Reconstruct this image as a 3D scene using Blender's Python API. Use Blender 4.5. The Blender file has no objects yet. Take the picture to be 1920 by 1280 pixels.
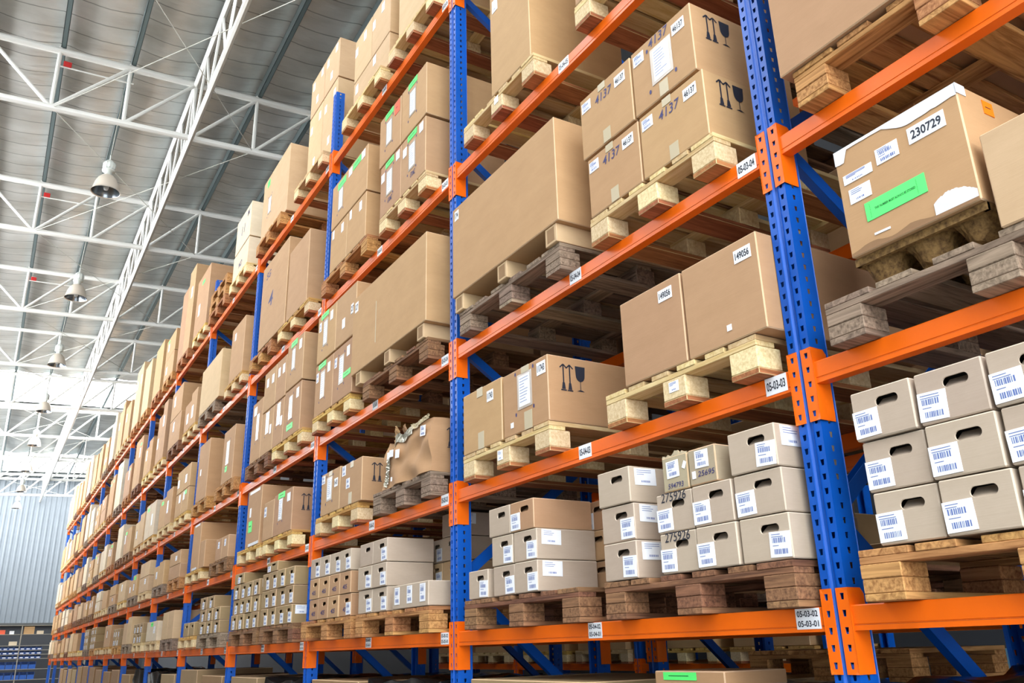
import bpy, bmesh, math, random
from mathutils import Vector, Matrix, noise
PI = math.pi
rnd = random.Random(7)
scene = bpy.context.scene
COL = scene.collection

# ------------------------------------------------------------------ materials
def lin(c):
    return tuple(((v/255)/12.92 if v/255 <= .04045 else ((v/255+.055)/1.055)**2.4) for v in c) + (1,)

def node_mat(name):
    m = bpy.data.materials.new(name); m.use_nodes = True
    nt = m.node_tree; b = nt.nodes['Principled BSDF']
    return m, nt, b

def mapped(nt, scale, coord='Object'):
    tc = nt.nodes.new('ShaderNodeTexCoord'); mp = nt.nodes.new('ShaderNodeMapping')
    mp.inputs['Scale'].default_value = scale
    nt.links.new(tc.outputs[coord], mp.inputs['Vector'])
    return mp.outputs['Vector']

def varied(nt, col_socket, amount, hue=.0):
    """each object a little lighter or darker than the next"""
    oi = nt.nodes.new('ShaderNodeObjectInfo'); mr = nt.nodes.new('ShaderNodeMapRange')
    mr.inputs['To Min'].default_value = 1-amount; mr.inputs['To Max'].default_value = 1+amount
    nt.links.new(oi.outputs['Random'], mr.inputs['Value'])
    hs = nt.nodes.new('ShaderNodeHueSaturation')
    nt.links.new(mr.outputs['Result'], hs.inputs['Value'])
    nt.links.new(col_socket, hs.inputs['Color'])
    if hue:
        mh = nt.nodes.new('ShaderNodeMapRange'); mh.inputs['To Min'].default_value = .5-hue; mh.inputs['To Max'].default_value = .5+hue
        nt.links.new(oi.outputs['Random'], mh.inputs['Value']); nt.links.new(mh.outputs['Result'], hs.inputs['Hue'])
    return hs.outputs['Color']

def plain(name, rgb, rough=.6, metal=0., var=0., spec=.5, noise_amt=0., nscale=6.):
    m, nt, b = node_mat(name)
    c = lin(rgb)
    b.inputs['Roughness'].default_value = rough; b.inputs['Metallic'].default_value = metal
    b.inputs['Specular IOR Level'].default_value = spec
    if noise_amt or var:
        n = nt.nodes.new('ShaderNodeTexNoise'); n.inputs['Scale'].default_value = nscale; n.inputs['Detail'].default_value = 4
        nt.links.new(mapped(nt, (1, 1, 1)), n.inputs['Vector'])
        r = nt.nodes.new('ShaderNodeValToRGB')
        r.color_ramp.elements[0].position = .3; r.color_ramp.elements[1].position = .7
        a = 1-noise_amt
        r.color_ramp.elements[0].color = (c[0]*a, c[1]*a, c[2]*a, 1); r.color_ramp.elements[1].color = c
        nt.links.new(n.outputs['Fac'], r.inputs['Fac'])
        out = r.outputs['Color']
        if var: out = varied(nt, out, var)
        nt.links.new(out, b.inputs['Base Color'])
    else:
        b.inputs['Base Color'].default_value = c
    return m

def board(name, rgb, var=.07, rough=.75, flute=190., amt=.07):
    """corrugated cardboard: faint mottling, faint flutes"""
    m, nt, b = node_mat(name); c = lin(rgb)
    n = nt.nodes.new('ShaderNodeTexNoise'); n.inputs['Scale'].default_value = 3.; n.inputs['Detail'].default_value = 6; n.inputs['Roughness'].default_value = .7
    nt.links.new(mapped(nt, (1, 1, 3)), n.inputs['Vector'])
    r = nt.nodes.new('ShaderNodeValToRGB'); r.color_ramp.elements[0].position = .3; r.color_ramp.elements[1].position = .75
    a = 1-amt*1.4
    r.color_ramp.elements[0].color = (c[0]*a, c[1]*a*.98, c[2]*a*.94, 1); r.color_ramp.elements[1].color = (min(1, c[0]*1.05), min(1, c[1]*1.05), min(1, c[2]*1.05), 1)
    nt.links.new(n.outputs['Fac'], r.inputs['Fac'])
    nt.links.new(varied(nt, r.outputs['Color'], var, .006), b.inputs['Base Color'])
    w = nt.nodes.new('ShaderNodeTexNoise'); w.inputs['Scale'].default_value = 1.; w.inputs['Detail'].default_value = 1
    nt.links.new(mapped(nt, (8, 8, flute)), w.inputs['Vector'])
    bp = nt.nodes.new('ShaderNodeBump'); bp.inputs['Strength'].default_value = .12; bp.inputs['Distance'].default_value = .002
    nt.links.new(w.outputs['Fac'], bp.inputs['Height']); nt.links.new(bp.outputs['Normal'], b.inputs['Normal'])
    b.inputs['Roughness'].default_value = rough; b.inputs['Specular IOR Level'].default_value = .3
    return m

def wood(name, light, dark, axis, var=.14):
    m, nt, b = node_mat(name)
    sc = {'x': (1.5, 26, 26), 'y': (26, 1.5, 26), 'z': (40, 40, 40)}[axis]
    n = nt.nodes.new('ShaderNodeTexNoise'); n.inputs['Scale'].default_value = 1.6; n.inputs['Detail'].default_value = 7; n.inputs['Roughness'].default_value = .65; n.inputs['Distortion'].default_value = .8 if axis != 'z' else .1
    nt.links.new(mapped(nt, sc), n.inputs['Vector'])
    r = nt.nodes.new('ShaderNodeValToRGB'); r.color_ramp.elements[0].position = .32; r.color_ramp.elements[1].position = .62
    r.color_ramp.elements[0].color = lin(dark); r.color_ramp.elements[1].color = lin(light)
    nt.links.new(n.outputs['Fac'], r.inputs['Fac'])
    nt.links.new(varied(nt, r.outputs['Color'], var, .012), b.inputs['Base Color'])
    bp = nt.nodes.new('ShaderNodeBump'); bp.inputs['Strength'].default_value = .25; bp.inputs['Distance'].default_value = .003
    nt.links.new(n.outputs['Fac'], bp.inputs['Height']); nt.links.new(bp.outputs['Normal'], b.inputs['Normal'])
    b.inputs['Roughness'].default_value = .8; b.inputs['Specular IOR Level'].default_value = .25
    return m

M = {}
M['blue'] = plain('blue_paint', (0, 88, 190), .4, 0, 0, .5, .12, 9)
M['orange'] = plain('orange_paint', (255, 112, 8), .38, 0, 0, .5, .10, 5)
M['orange_wear'] = plain('worn_orange', (150, 62, 20), .6)  # darker orange for the groove line of the bars
M['dark'] = plain('dark_gap', (26, 22, 20), .9)
M['kraft'] = board('kraft_board', (190, 152, 110))
M['kraft_edge'] = board('kraft_edge', (214, 182, 146), .05)  # lighter than the board: painted edge reflection plus wear
M['kraft_red'] = board('reddish_kraft_board', (184, 146, 110))
M['kraft_pale'] = board('pale_kraft_board', (204, 174, 136))
M['kraft_cream'] = board('cream_board', (222, 206, 180))
M['crate'] = board('grey_kraft_board', (186, 168, 150), .05)
M['crate_edge'] = board('grey_kraft_edge', (204, 188, 170), .04)  # same painted edge reflection and wear, for the grey cartons
M['tan'] = board('olive_tan_board', (158, 134, 98), .06)
M['crate_in'] = board('inner_board', (150, 132, 112), .04)
M['olive'] = board('olive_board', (176, 162, 136), .05)
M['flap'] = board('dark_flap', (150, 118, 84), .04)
for k, l, d in (('new', (224, 200, 152), (196, 162, 106)), ('brown', (150, 108, 78), (84, 56, 40)), ('grey', (158, 136, 116), (92, 76, 62)), ('orange', (200, 148, 94), (128, 80, 44)), ('gold', (218, 180, 106), (172, 124, 58))):
    for a in 'xyz': M['wood_'+k+a] = wood(k+'_timber_'+a, l, d, a)
    if k in ('new', 'gold'): M['chip_'+k] = wood(k+'_chip_block', (236, 216, 172), (206, 176, 126), 'z')
M['redwood'] = wood('reddish_block_end', (176, 112, 74), (120, 72, 44), 'y')
M['chip_grey'] = wood('grey_chip_block', (176, 164, 142), (110, 98, 80), 'z')
M['label'] = plain('label_paper', (244, 246, 250), .5)
M['ink'] = plain('blue_ink', (96, 116, 176), .6)
M['black'] = plain('black_print', (34, 38, 52), .6)
M['marker'] = plain('blue_marker', (44, 44, 104), .6)
M['green'] = plain('green_label', (92, 246, 120), .5)
M['green_dark'] = plain('green_print', (10, 110, 50), .6)
M['tape'] = plain('parcel_tape', (186, 170, 136), .35)
M['whitetape'] = plain('white_tape', (232, 234, 238), .4, 0, 0, .5, .12, 20)
M['silver'] = plain('silver_tape', (205, 200, 180), .25, .4, 0, .5, .5, 30)
M['pouch'] = plain('document_pouch', (186, 172, 158), .2)
M['redlab'] = plain('red_label', (240, 96, 60), .5)
M['orangelab'] = plain('orange_label', (255, 130, 20), .5)
M['white'] = plain('white_steel', (250, 250, 244), .45)
M['purlin'] = plain('purlin_steel', (108, 124, 126), .4, .5)
M['steel'] = plain('galvanised_steel', (150, 152, 150), .4, .7)
M['plastic'] = plain('black_shrink_wrap', (26, 27, 29), .22, 0, 0, .6, .35, 14)
M['clearwrap'] = plain('clear_wrap', (206, 206, 202), .2, 0, 0, .7, .3, 10)
M['bluepanel'] = plain('blue_grey_panel', (96, 140, 165), .5)
M['bin'] = plain('blue_bin_plastic', (24, 84, 170), .45)
M['darkbin'] = plain('dark_bin', (60, 62, 60), .5)
M['shelf'] = plain('grey_shelf_steel', (150, 142, 128), .5)
M['press'] = wood('pressed_wood', (150, 118, 72), (84, 60, 34), 'z', .05)
M['red'] = plain('red_device', (200, 40, 40), .4)
M['lampbody'] = plain('lamp_housing', (226, 232, 226), .4)
M['reflector'] = plain('lamp_reflector', (226, 214, 198), .3, .2)
M['reflector_in'] = plain('lamp_reflector_inside', (150, 158, 165), .2, .8)
M['wire'] = plain('wire', (206, 206, 196), .5)
M['glassbulb'] = plain('bulb_glass', (220, 224, 224), .1)

def foil():
    m, nt, b = node_mat('foil_insulation')
    n = nt.nodes.new('ShaderNodeTexNoise'); n.inputs['Scale'].default_value = 1.; n.inputs['Detail'].default_value = 5
    nt.links.new(mapped(nt, (1.3, .7, 1)), n.inputs['Vector'])
    r = nt.nodes.new('ShaderNodeValToRGB'); r.color_ramp.elements[0].position = .3; r.color_ramp.elements[1].position = .75
    r.color_ramp.elements[0].color = lin((200, 198, 190)); r.color_ramp.elements[1].color = lin((250, 250, 246))
    nt.links.new(n.outputs['Fac'], r.inputs['Fac'])
    w = nt.nodes.new('ShaderNodeTexWave'); w.wave_type = 'BANDS'; w.bands_direction = 'X'; w.inputs['Scale'].default_value = .72
    w.inputs['Distortion'].default_value = .5; w.inputs['Detail'].default_value = 3; w.inputs['Detail Scale'].default_value = 2.5
    nt.links.new(mapped(nt, (1, 1, 1)), w.inputs['Vector'])
    r2 = nt.nodes.new('ShaderNodeValToRGB'); r2.color_ramp.elements[0].position = 0; r2.color_ramp.elements[1].position = .012
    r2.color_ramp.elements[0].color = (.45, .45, .44, 1); r2.color_ramp.elements[1].color = (1, 1, 1, 1)
    nt.links.new(w.outputs['Fac'], r2.inputs['Fac'])
    mx = nt.nodes.new('ShaderNodeMix'); mx.data_type = 'RGBA'; mx.blend_type = 'MULTIPLY'; mx.inputs['Factor'].default_value = 1
    nt.links.new(r.outputs['Color'], mx.inputs['A']); nt.links.new(r2.outputs['Color'], mx.inputs['B'])
    nt.links.new(mx.outputs['Result'], b.inputs['Base Color'])
    n2 = nt.nodes.new('ShaderNodeTexNoise'); n2.inputs['Scale'].default_value = 1.; n2.inputs['Detail'].default_value = 6
    nt.links.new(mapped(nt, (7, 1.4, 1)), n2.inputs['Vector'])
    bp = nt.nodes.new('ShaderNodeBump'); bp.inputs['Strength'].default_value = .5; bp.inputs['Distance'].default_value = .06
    nt.links.new(n2.outputs['Fac'], bp.inputs['Height']); nt.links.new(bp.outputs['Normal'], b.inputs['Normal'])
    b.inputs['Roughness'].default_value = .32; b.inputs['Metallic'].default_value = .5
    return m
M['foil'] = foil()
def concrete():
    m, nt, b = node_mat('concrete_floor')
    n = nt.nodes.new('ShaderNodeTexNoise'); n.inputs['Scale'].default_value = .8; n.inputs['Detail'].default_value = 8
    nt.links.new(mapped(nt, (1, 1, 1)), n.inputs['Vector'])
    r = nt.nodes.new('ShaderNodeValToRGB'); r.color_ramp.elements[0].color = lin((108, 108, 104)); r.color_ramp.elements[1].color = lin((142, 141, 136))
    nt.links.new(n.outputs['Fac'], r.inputs['Fac']); nt.links.new(r.outputs['Color'], b.inputs['Base Color'])
    b.inputs['Roughness'].default_value = .5
    return m
M['floor'] = concrete()
M['partition'] = plain('dusty_partition_board', (98, 88, 78), .8)  # board of the unseen wall added to shade the lower shelves
M['cladding'] = plain('blue_grey_cladding', (108, 116, 122), .5, 0, 0, .5, .06, 1.5)
M['innerwall'] = plain('inner_wall', (44, 46, 50), .8)
def glow(name, rgb, s):
    m, nt, b = node_mat(name)
    b.inputs['Base Color'].default_value = (.9, .9, .9, 1)
    b.inputs['Emission Color'].default_value = lin(rgb); b.inputs['Emission Strength'].default_value = s
    return m
M['skylight'] = glow('translucent_roof_sheet', (250, 252, 255), 22.)  # unseen near roof strips, added to light the racks
M['sidelight'] = glow('translucent_wall_sheet', (250, 252, 255), 32.)  # unseen glowing wall band, added to light roof and upper loads
M['skylight_far'] = glow('bright_roof_sheet', (250, 252, 255), 44.)

# ------------------------------------------------------------------ mesh helpers
class MB:
    def __init__(s): s.v = []; s.f = []; s.m = []; s.names = []
    def mi(s, mat):
        if mat not in s.names: s.names.append(mat)
        return s.names.index(mat)
    def poly(s, pts, mat):
        i = len(s.v); s.v += [tuple(p) for p in pts]; s.f.append(tuple(range(i, i+len(pts)))); s.m.append(s.mi(mat))
    def box(s, x0, x1, y0, y1, z0, z1, mat, rot=None, mats=None):
        c = [(x0, y0, z0), (x1, y0, z0), (x1, y1, z0), (x0, y1, z0), (x0, y0, z1), (x1, y0, z1), (x1, y1, z1), (x0, y1, z1)]
        if rot: c = [tuple(rot @ Vector(p)) for p in c]
        i = len(s.v); s.v += c
        for k, q in enumerate(((0, 1, 5, 4), (1, 2, 6, 5), (2, 3, 7, 6), (3, 0, 4, 7), (4, 5, 6, 7), (3, 2, 1, 0))):
            s.f.append(tuple(i+a for a in q)); s.m.append(s.mi(mats[k] if mats else mat))
    def bbox(s, x0, x1, y0, y1, z0, z1, mat, edge, b=.004):
        """box with worn bevelled edges"""
        X, Y, Z = (x0, x1), (y0, y1), (z0, z1)
        i = len(s.v); idx = {}
        for a in (0, 1):
            for c in (0, 1):
                for d in (0, 1):
                    sx, sy, sz = (1, -1)[a], (1, -1)[c], (1, -1)[d]
                    for ax in range(3):
                        p = [X[a]+sx*b, Y[c]+sy*b, Z[d]+sz*b]; p[ax] = (X[a], Y[c], Z[d])[ax]
                        idx[(a, c, d, ax)] = len(s.v); s.v.append(tuple(p))
        em = s.mi(edge); mm = s.mi(mat)
        def q(vs, m, n):
            vv = [Vector(s.v[k]) for k in vs]; nn = (vv[1]-vv[0]).cross(vv[2]-vv[0])
            if nn.dot(Vector(n)) < 0: vs = vs[::-1]
            s.f.append(tuple(vs)); s.m.append(m)
        for ax in range(3):
            o = [k for k in range(3) if k != ax]
            for e in (0, 1):
                vs = []
                for (p, r) in ((0, 0), (1, 0), (1, 1), (0, 1)):
                    key = [0, 0, 0]; key[ax] = e; key[o[0]] = p; key[o[1]] = r
                    vs.append(idx[tuple(key)+(ax,)])
                n = [0, 0, 0]; n[ax] = (-1, 1)[e]; q(vs, mm, n)
            for (p, r) in ((0, 0), (0, 1), (1, 0), (1, 1)):
                k0 = [0, 0, 0]; k0[o[0]] = p; k0[o[1]] = r; k1 = list(k0); k1[ax] = 1
                n = [0, 0, 0]; n[o[0]] = (-1, 1)[p]; n[o[1]] = (-1, 1)[r]
                q([idx[tuple(k0)+(o[0],)], idx[tuple(k1)+(o[0],)], idx[tuple(k1)+(o[1],)], idx[tuple(k0)+(o[1],)]], em, n)
        for a in (0, 1):
            for c in (0, 1):
                for d in (0, 1):
                    q([idx[(a, c, d, k)] for k in range(3)], em, ((-1, 1)[a], (-1, 1)[c], (-1, 1)[d]))
    def tube(s, a, b, r, mat, n=8, r2=None):
        a = Vector(a); b = Vector(b); d = (b-a).normalized(); up = Vector((0, 0, 1)) if abs(d.z) < .9 else Vector((1, 0, 0))
        u = d.cross(up).normalized(); w = d.cross(u); i = len(s.v); r2 = r if r2 is None else r2
        for k in range(n):
            t = 2*PI*k/n; o = u*math.cos(t)+w*math.sin(t); s.v.append(tuple(a+o*r)); s.v.append(tuple(b+o*r2))
        mm = s.mi(mat)
        for k in range(n):
            j = (k+1) % n; s.f.append((i+2*k, i+2*k+1, i+2*j+1, i+2*j)); s.m.append(mm)
        s.f.append(tuple(i+2*k for k in range(n))); s.m.append(mm); s.f.append(tuple(i+2*k+1 for k in reversed(range(n)))); s.m.append(mm)
    def lathe(s, prof, mat, n=24, cx=0, cy=0):
        i = len(s.v)
        for (r, z) in prof:
            for k in range(n): s.v.append((cx+r*math.cos(2*PI*k/n), cy+r*math.sin(2*PI*k/n), z))
        mm = s.mi(mat)
        for j in range(len(prof)-1):
            for k in range(n):
                l = (k+1) % n; s.f.append((i+j*n+k, i+j*n+l, i+(j+1)*n+l, i+(j+1)*n+k)); s.m.append(mm)
    def text(s, body, size, cx, cz, mat, y=-.0022, ital=0., bold=.0, sx=1.):
        for (vs, fs) in (text_geo(body, ital, bold),):
            i = len(s.v); mm = s.mi(mat)
            s.v += [(cx+p[0]*size*sx, y, cz+p[1]*size) for p in vs]
            for f in fs: s.f.append(tuple(i+k for k in f)); s.m.append(mm)
    def fit(s, body, w, h, cx, cz, mat, y=-.0022, ital=0., bold=.02):
        vs, fs = text_geo(body, ital, bold); xs = [p[0] for p in vs]; zs = [p[1] for p in vs]
        kx = w/(max(xs)-min(xs)); kz = h/(max(zs)-min(zs)); mx = (max(xs)+min(xs))/2; mz = (max(zs)+min(zs))/2
        i = len(s.v); mm = s.mi(mat); s.v += [(cx+(p[0]-mx)*kx, y, cz+(p[1]-mz)*kz) for p in vs]
        for f in fs: s.f.append(tuple(i+k for k in f)); s.m.append(mm)
    def mesh(s, name, smooth=False):
        me = bpy.data.meshes.new(name); me.from_pydata(s.v, [], s.f)
        for n in s.names: me.materials.append(M[n])
        me.polygons.foreach_set('material_index', s.m)
        if smooth: me.polygons.foreach_set('use_smooth', [True]*len(s.f))
        me.update(); return me

_text = {}
def text_geo(body, ital, bold):
    key = (body, ital, bold)
    if key not in _text:
        cu = bpy.data.curves.new('lettering', 'FONT'); cu.body = body; cu.size = 1; cu.align_x = 'CENTER'; cu.align_y = 'CENTER'
        cu.shear = ital; cu.offset = bold; cu.resolution_u = 3
        o = bpy.data.objects.new('lettering', cu); COL.objects.link(o)
        dg = bpy.context.evaluated_depsgraph_get(); me = bpy.data.meshes.new_from_object(o.evaluated_get(dg))
        _text[key] = ([tuple(v.co) for v in me.vertices], [tuple(p.vertices) for p in me.polygons])
        bpy.data.objects.remove(o); bpy.data.meshes.remove(me); bpy.data.curves.remove(cu)
    return _text[key]

def obj(name, me, parent=None, loc=(0, 0, 0), rot=(0, 0, 0), **props):
    o = bpy.data.objects.new(name, me); COL.objects.link(o)
    o.location = loc; o.rotation_euler = rot
    if parent is not None: o.parent = parent
    for k, v in props.items(): o[k] = v
    return o
def empty(name, loc, rot=(0, 0, 0), **props): return obj(name, None, None, loc, rot, **props)
def tag(o, label, cat, group=None):
    o['label'] = label; o['category'] = cat
    if group: o['group'] = group
    return o
_cache = {}
def cached(key, fn):
    if key not in _cache: _cache[key] = fn()
    return _cache[key]

# ------------------------------------------------------------------ decals (front faces -Y, local x right, z up)
def bars(mb, x, z, w, h, seed, mat='ink'):
    r = random.Random(seed); t = x
    while t < x+w:
        b = r.uniform(.0015, .005); 
        if t+b > x+w: break
        mb.poly([(t, -.002, z), (t+b, -.002, z), (t+b, -.002, z+h), (t, -.002, z+h)], mat); t += b+r.uniform(.0015, .004)
def lines(mb, x, z, w, n, step, seed, mat='ink', th=.0022):
    r = random.Random(seed)
    for k in range(n):
        ww = w*r.uniform(.45, 1); zz = z-k*step
        mb.poly([(x, -.002, zz), (x+ww, -.002, zz), (x+ww, -.002, zz+th), (x, -.002, zz+th)], mat)
def decal_mesh(kind, w, h, seed):
    mb = MB(); k = kind.split(':')
    def sheet(mat): mb.box(-w/2, w/2, -.0014, .0004, -h/2, h/2, mat)
    if k[0] == 'ship':
        sheet('label'); bars(mb, -w*.36, h*.06, w*.62, h*.2, seed); bars(mb, -w*.3, -h*.38, w*.66, h*.2, seed+9)
        lines(mb, -w*.4, h*.38, w*.75, 2, h*.09, seed+2); lines(mb, -w*.36, -h*.06, w*.5, 1, h*.1, seed+3)
    elif k[0] == 'wide':
        sheet('label'); lines(mb, -w*.4, h*.36, w*.7, 3, h*.12, seed); bars(mb, -w*.2, -h*.34, w*.4, h*.12, seed)
    elif k[0] == 'blank': sheet('label')
    elif k[0] == 'num':
        sheet('label'); mb.fit(k[1], w*.82, h*.56, 0, 0, 'black', bold=.025)
    elif k[0] == 'code':
        sheet('label')
        if len(k) == 2: mb.fit(k[1], w*.86, h*.5, 0, 0, 'black')
        else:
            for q, b in enumerate(k[1:]): mb.fit(b, w*.86, h*.3, 0, h*(.24-.48*q), 'black')
    elif k[0] == 'hand': mb.fit(k[1], w*.95, h*.9, 0, 0, k[2] if len(k) > 2 else 'marker', y=-.0008, ital=.15, bold=.006)
    elif k[0] == 'green': sheet('green'); lines(mb, -w*.33, 0, w*.66, 1, .01, seed, 'green_dark', h*.1)
    elif k[0] == 'greenbig':
        sheet('green'); mb.fit('THIS NUMBER MUST ALWAYS BE STORED', w*.68, h*.13, 0, 0, 'green_dark')
        for x in (-w*.42, w*.36):
            for q in range(9): mb.poly([(x, -.002, -h*.38+q*h*.085), (x+.0015, -.002, -h*.38+q*h*.085), (x+.0015, -.002, -h*.34+q*h*.085), (x, -.002, -h*.34+q*h*.085)], 'green_dark')
    elif k[0] in ('redlab', 'orangelab'):
        sheet(k[0]); lines(mb, -w*.3, 0, w*.6, 1, .01, seed, 'black', h*.06)
    elif k[0] == 'tape': sheet('tape')
    elif k[0] == 'whitetape': sheet('whitetape')
    elif k[0] == 'doc':
        sheet('pouch'); W, H = w*.76, h*.86
        mb.box(-W/2, W/2, -.0022, -.0016, -H/2, H/2, 'label')
        r = random.Random(seed)
        for q in range(9):
            z = H*.4-q*H*.095; ww = W*r.uniform(.4, .8)
            mb.poly([(-W*.42, -.0028, z), (-W*.42+ww, -.0028, z), (-W*.42+ww, -.0028, z+.003), (-W*.42, -.0028, z+.003)], 'ink')
        for (x, z) in ((-.62, .56), (.62, .55), (-.62, -.6), (.6, -.56)):
            mb.lathe([], 'marker'); c = Vector((x*w, -.001, z*h)); n = 8
            mb.poly([(c.x+.008*math.cos(2*PI*t/n), -.001, c.z+.012*math.sin(2*PI*t/n)) for t in range(n)], 'marker')
    elif k[0] in ('fragile', 'arrows'):
        def P(pts): mb.poly([(a, -.0009, b) for a, b in pts], 'black')
        for cx in ((-.36*w, -.12*w) if k[0] == 'fragile' else (-.25*w, .25*w)):
            a = w*.012 if k[0] == 'fragile' else w*.02
            a = max(a, .004)
            P([(cx-a, -h*.2), (cx+a, -h*.2), (cx+a, h*.46), (cx-a, h*.46)])
            P([(cx-a*.4, h*.5), (cx-a*6, h*.36), (cx-a*5, h*.32), (cx, h*.44)]); P([(cx+a*.4, h*.5), (cx, h*.44), (cx+a*5, h*.32), (cx+a*6, h*.36)])
            P([(cx-a*1.8, -h*.2), (cx-a*3, -h*.44), (cx+a*3, -h*.44), (cx+a*1.8, -h*.2)]); P([(cx-a*4.5, -h*.5), (cx+a*4.5, -h*.5), (cx+a*4.5, -h*.455), (cx-a*4.5, -h*.455)])
        if k[0] == 'fragile':
            c = w*.28; gl = [(-.19*w, h*.47)]
            for t in range(0, 9): a = PI+PI*t/8; gl.append((.17*w*math.cos(a), h*.12+h*.22*math.sin(a)))
            gl += [(.19*w, h*.47)]; P([(c+p[0], p[1]) for p in gl])
            P([(c-.012*w, -h*.4), (c+.012*w, -h*.4), (c+.012*w, -h*.08), (c-.012*w, -h*.08)]); P([(c-.15*w, -h*.46), (c+.15*w, -h*.46), (c+.04*w, -h*.41), (c-.04*w, -h*.41)])
    return mb.mesh(kind.split(':')[0]+'_print')
NAMES = {'ship': 'address_label', 'wide': 'address_label', 'blank': 'white_sticker', 'num': 'number_sticker', 'code': 'location_label', 'hand': 'handwritten_number', 'green': 'green_sticker', 'greenbig': 'green_sticker',
         'redlab': 'red_sticker', 'orangelab': 'orange_sticker', 'tape': 'tape_strip', 'whitetape': 'tape_strip', 'doc': 'document_pouch', 'fragile': 'handling_symbols', 'arrows': 'handling_symbols'}
def decal(parent, kind, face, u, v, w, h, tilt=0., seed=None, depth=0.):
    """face 'f': on the front (u along x, from box origin); 's': on the +X side (u along y)"""
    seed = rnd.randint(0, 4) if seed is None else seed
    if kind.split(':')[0] in ('num', 'code', 'hand', 'tape', 'blank', 'green'): seed = 0
    me = cached((kind, round(w, 3), round(h, 3), seed), lambda: decal_mesh(kind, w, h, seed))
    W, D, H = parent['size']
    if face == 'f': loc = (u, -.001-depth, v); rot = (0, tilt, 0)
    else: loc = (W/2+.001+depth, u, v); rot = (0, tilt, PI/2)
    return obj(NAMES[kind.split(':')[0]], me, parent, loc, rot)

# ------------------------------------------------------------------ cartons (origin: middle of the front bottom edge)
def carton_mesh(w, d, h, mat, edge):
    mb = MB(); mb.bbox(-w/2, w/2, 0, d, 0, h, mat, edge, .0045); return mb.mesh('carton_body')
def crate_mesh(w, d, h, mat, edge, hw=None):
    """shallow carton with a pushed-in hand hole in its end"""
    mb = MB(); b = .004; hole = []
    cx = .10*w; cz = .70*h; a = .19*w; r = min(.016, h*.11)
    for t in range(9): q = -PI/2+PI*t/8; hole.append((cx+a-r+r*math.cos(q), cz+r*math.sin(q)))
    for t in range(9): q = PI/2+PI*t/8; hole.append((cx-a+r+r*math.cos(q), cz+r*math.sin(q)))
    hh_ = []
    for k in range(len(hole)):
        p, q = hole[k], hole[(k+1) % len(hole)]; m_ = 12 if math.hypot(q[0]-p[0], q[1]-p[1]) > a*.8 else 1
        hh_ += [(p[0]+(q[0]-p[0])*t/m_, p[1]+(q[1]-p[1])*t/m_) for t in range(m_)]
    hole = hh_
    # front panel with the hole, as a fan between an outer ring and the hole
    n = len(hole); outer = []
    for (x, z) in hole:
        dx, dz = x-cx, z-cz
        k = 1e9
        if dx > 1e-6: k = min(k, (w/2-b-cx)/dx)
        if dx < -1e-6: k = min(k, (-w/2+b-cx)/dx)
        if dz > 1e-6: k = min(k, (h-b-cz)/dz)
        if dz < -1e-6: k = min(k, (b-cz)/dz)
        outer.append((cx+dx*k, cz+dz*k))
    for k in range(n):
        j = (k+1) % n; o0, o1 = outer[k], outer[j]
        pts = [hole[k], hole[j], o1]
        def side(p): return ('r' if abs(p[0]-(w/2-b)) < 1e-5 else 'l' if abs(p[0]+w/2-b) < 1e-5 else 't' if abs(p[1]-(h-b)) < 1e-5 else 'b')
        s0, s1 = side(o0), side(o1)
        if s0 != s1:
            c = (w/2-b if 'r' in (s0, s1) else -w/2+b, h-b if 't' in (s0, s1) else b)
            pts.append(c)
        pts.append(o0)
        mb.poly([(p[0], 0, p[1]) for p in pts][::-1], mat)
        mb.poly([(hole[k][0], 0, hole[k][1]), (hole[j][0], 0, hole[j][1]), (hole[j][0], .006, hole[j][1]), (hole[k][0], .006, hole[k][1])][::-1], edge)
    # pocket behind the hole: the pushed-in flap leans back from the lower lip
    mb.poly([(cx-a*1.1, .006, cz-r), (cx+a*1.1, .006, cz-r), (cx+a*1.1, .05, cz+r*1.2), (cx-a*1.1, .05, cz+r*1.2)], mat)
    mb.poly([(cx-a*1.3, .055, cz-2*r), (cx+a*1.3, .055, cz-2*r), (cx+a*1.3, .055, cz+3*r), (cx-a*1.3, .055, cz+3*r)], 'dark')  # dark sheet paints the shade inside the carton
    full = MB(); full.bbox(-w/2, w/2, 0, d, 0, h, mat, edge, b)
    # drop the plain front face of the full box, keep the rest
    for f, m in zip(full.f, full.m):
        pts = [full.v[i] for i in f]
        if all(abs(p[1]) < 1e-6 for p in pts): continue
        mb.poly(pts, full.names[m])
    return mb.mesh('handled_carton_body')
BAYW = ['right-edge bay', 'first full bay', 'second bay', 'third bay', 'fourth bay', 'fifth bay', 'sixth bay', 'seventh bay', 'eighth bay', 'ninth bay', 'tenth bay', 'eleventh bay', 'twelfth bay', 'far end bay']
LEVW = ['lowest shelf', 'second shelf', 'third shelf', 'fourth shelf', 'top shelf']
def where(lv, bay, slot): return f"on {slot} pallet, {LEVW[lv]}, {BAYW[bay]}"
GRP = {'crate': 'handled cartons in stacks on the lowest shelf', 'carton': 'cardboard boxes on pallets along the rack'}
def carton(x0, x1, z0, z1, y0, d, label, kind='carton', mat='kraft', edge=None, yaw=0., cat='box'):
    w, h = x1-x0-.004, z1-z0-.002
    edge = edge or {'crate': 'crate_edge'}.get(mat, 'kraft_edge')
    key = (kind, round(w, 2), round(d, 2), round(h, 2), mat)
    w, d, h = math.floor(w*200)/200, round(d, 2), math.floor(h*200)/200 if kind == 'carton' else round(h, 3)
    key = (kind, w, d, h, mat)
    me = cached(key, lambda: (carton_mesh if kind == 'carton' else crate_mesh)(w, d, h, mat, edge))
    o = obj('cardboard_box' if kind == 'carton' else 'handled_carton', me, None, ((x0+x1)/2, y0, z0+.001), (0, 0, yaw))
    tag(o, label, cat, GRP[kind]); o['size'] = (w, d, h)
    return o
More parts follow.
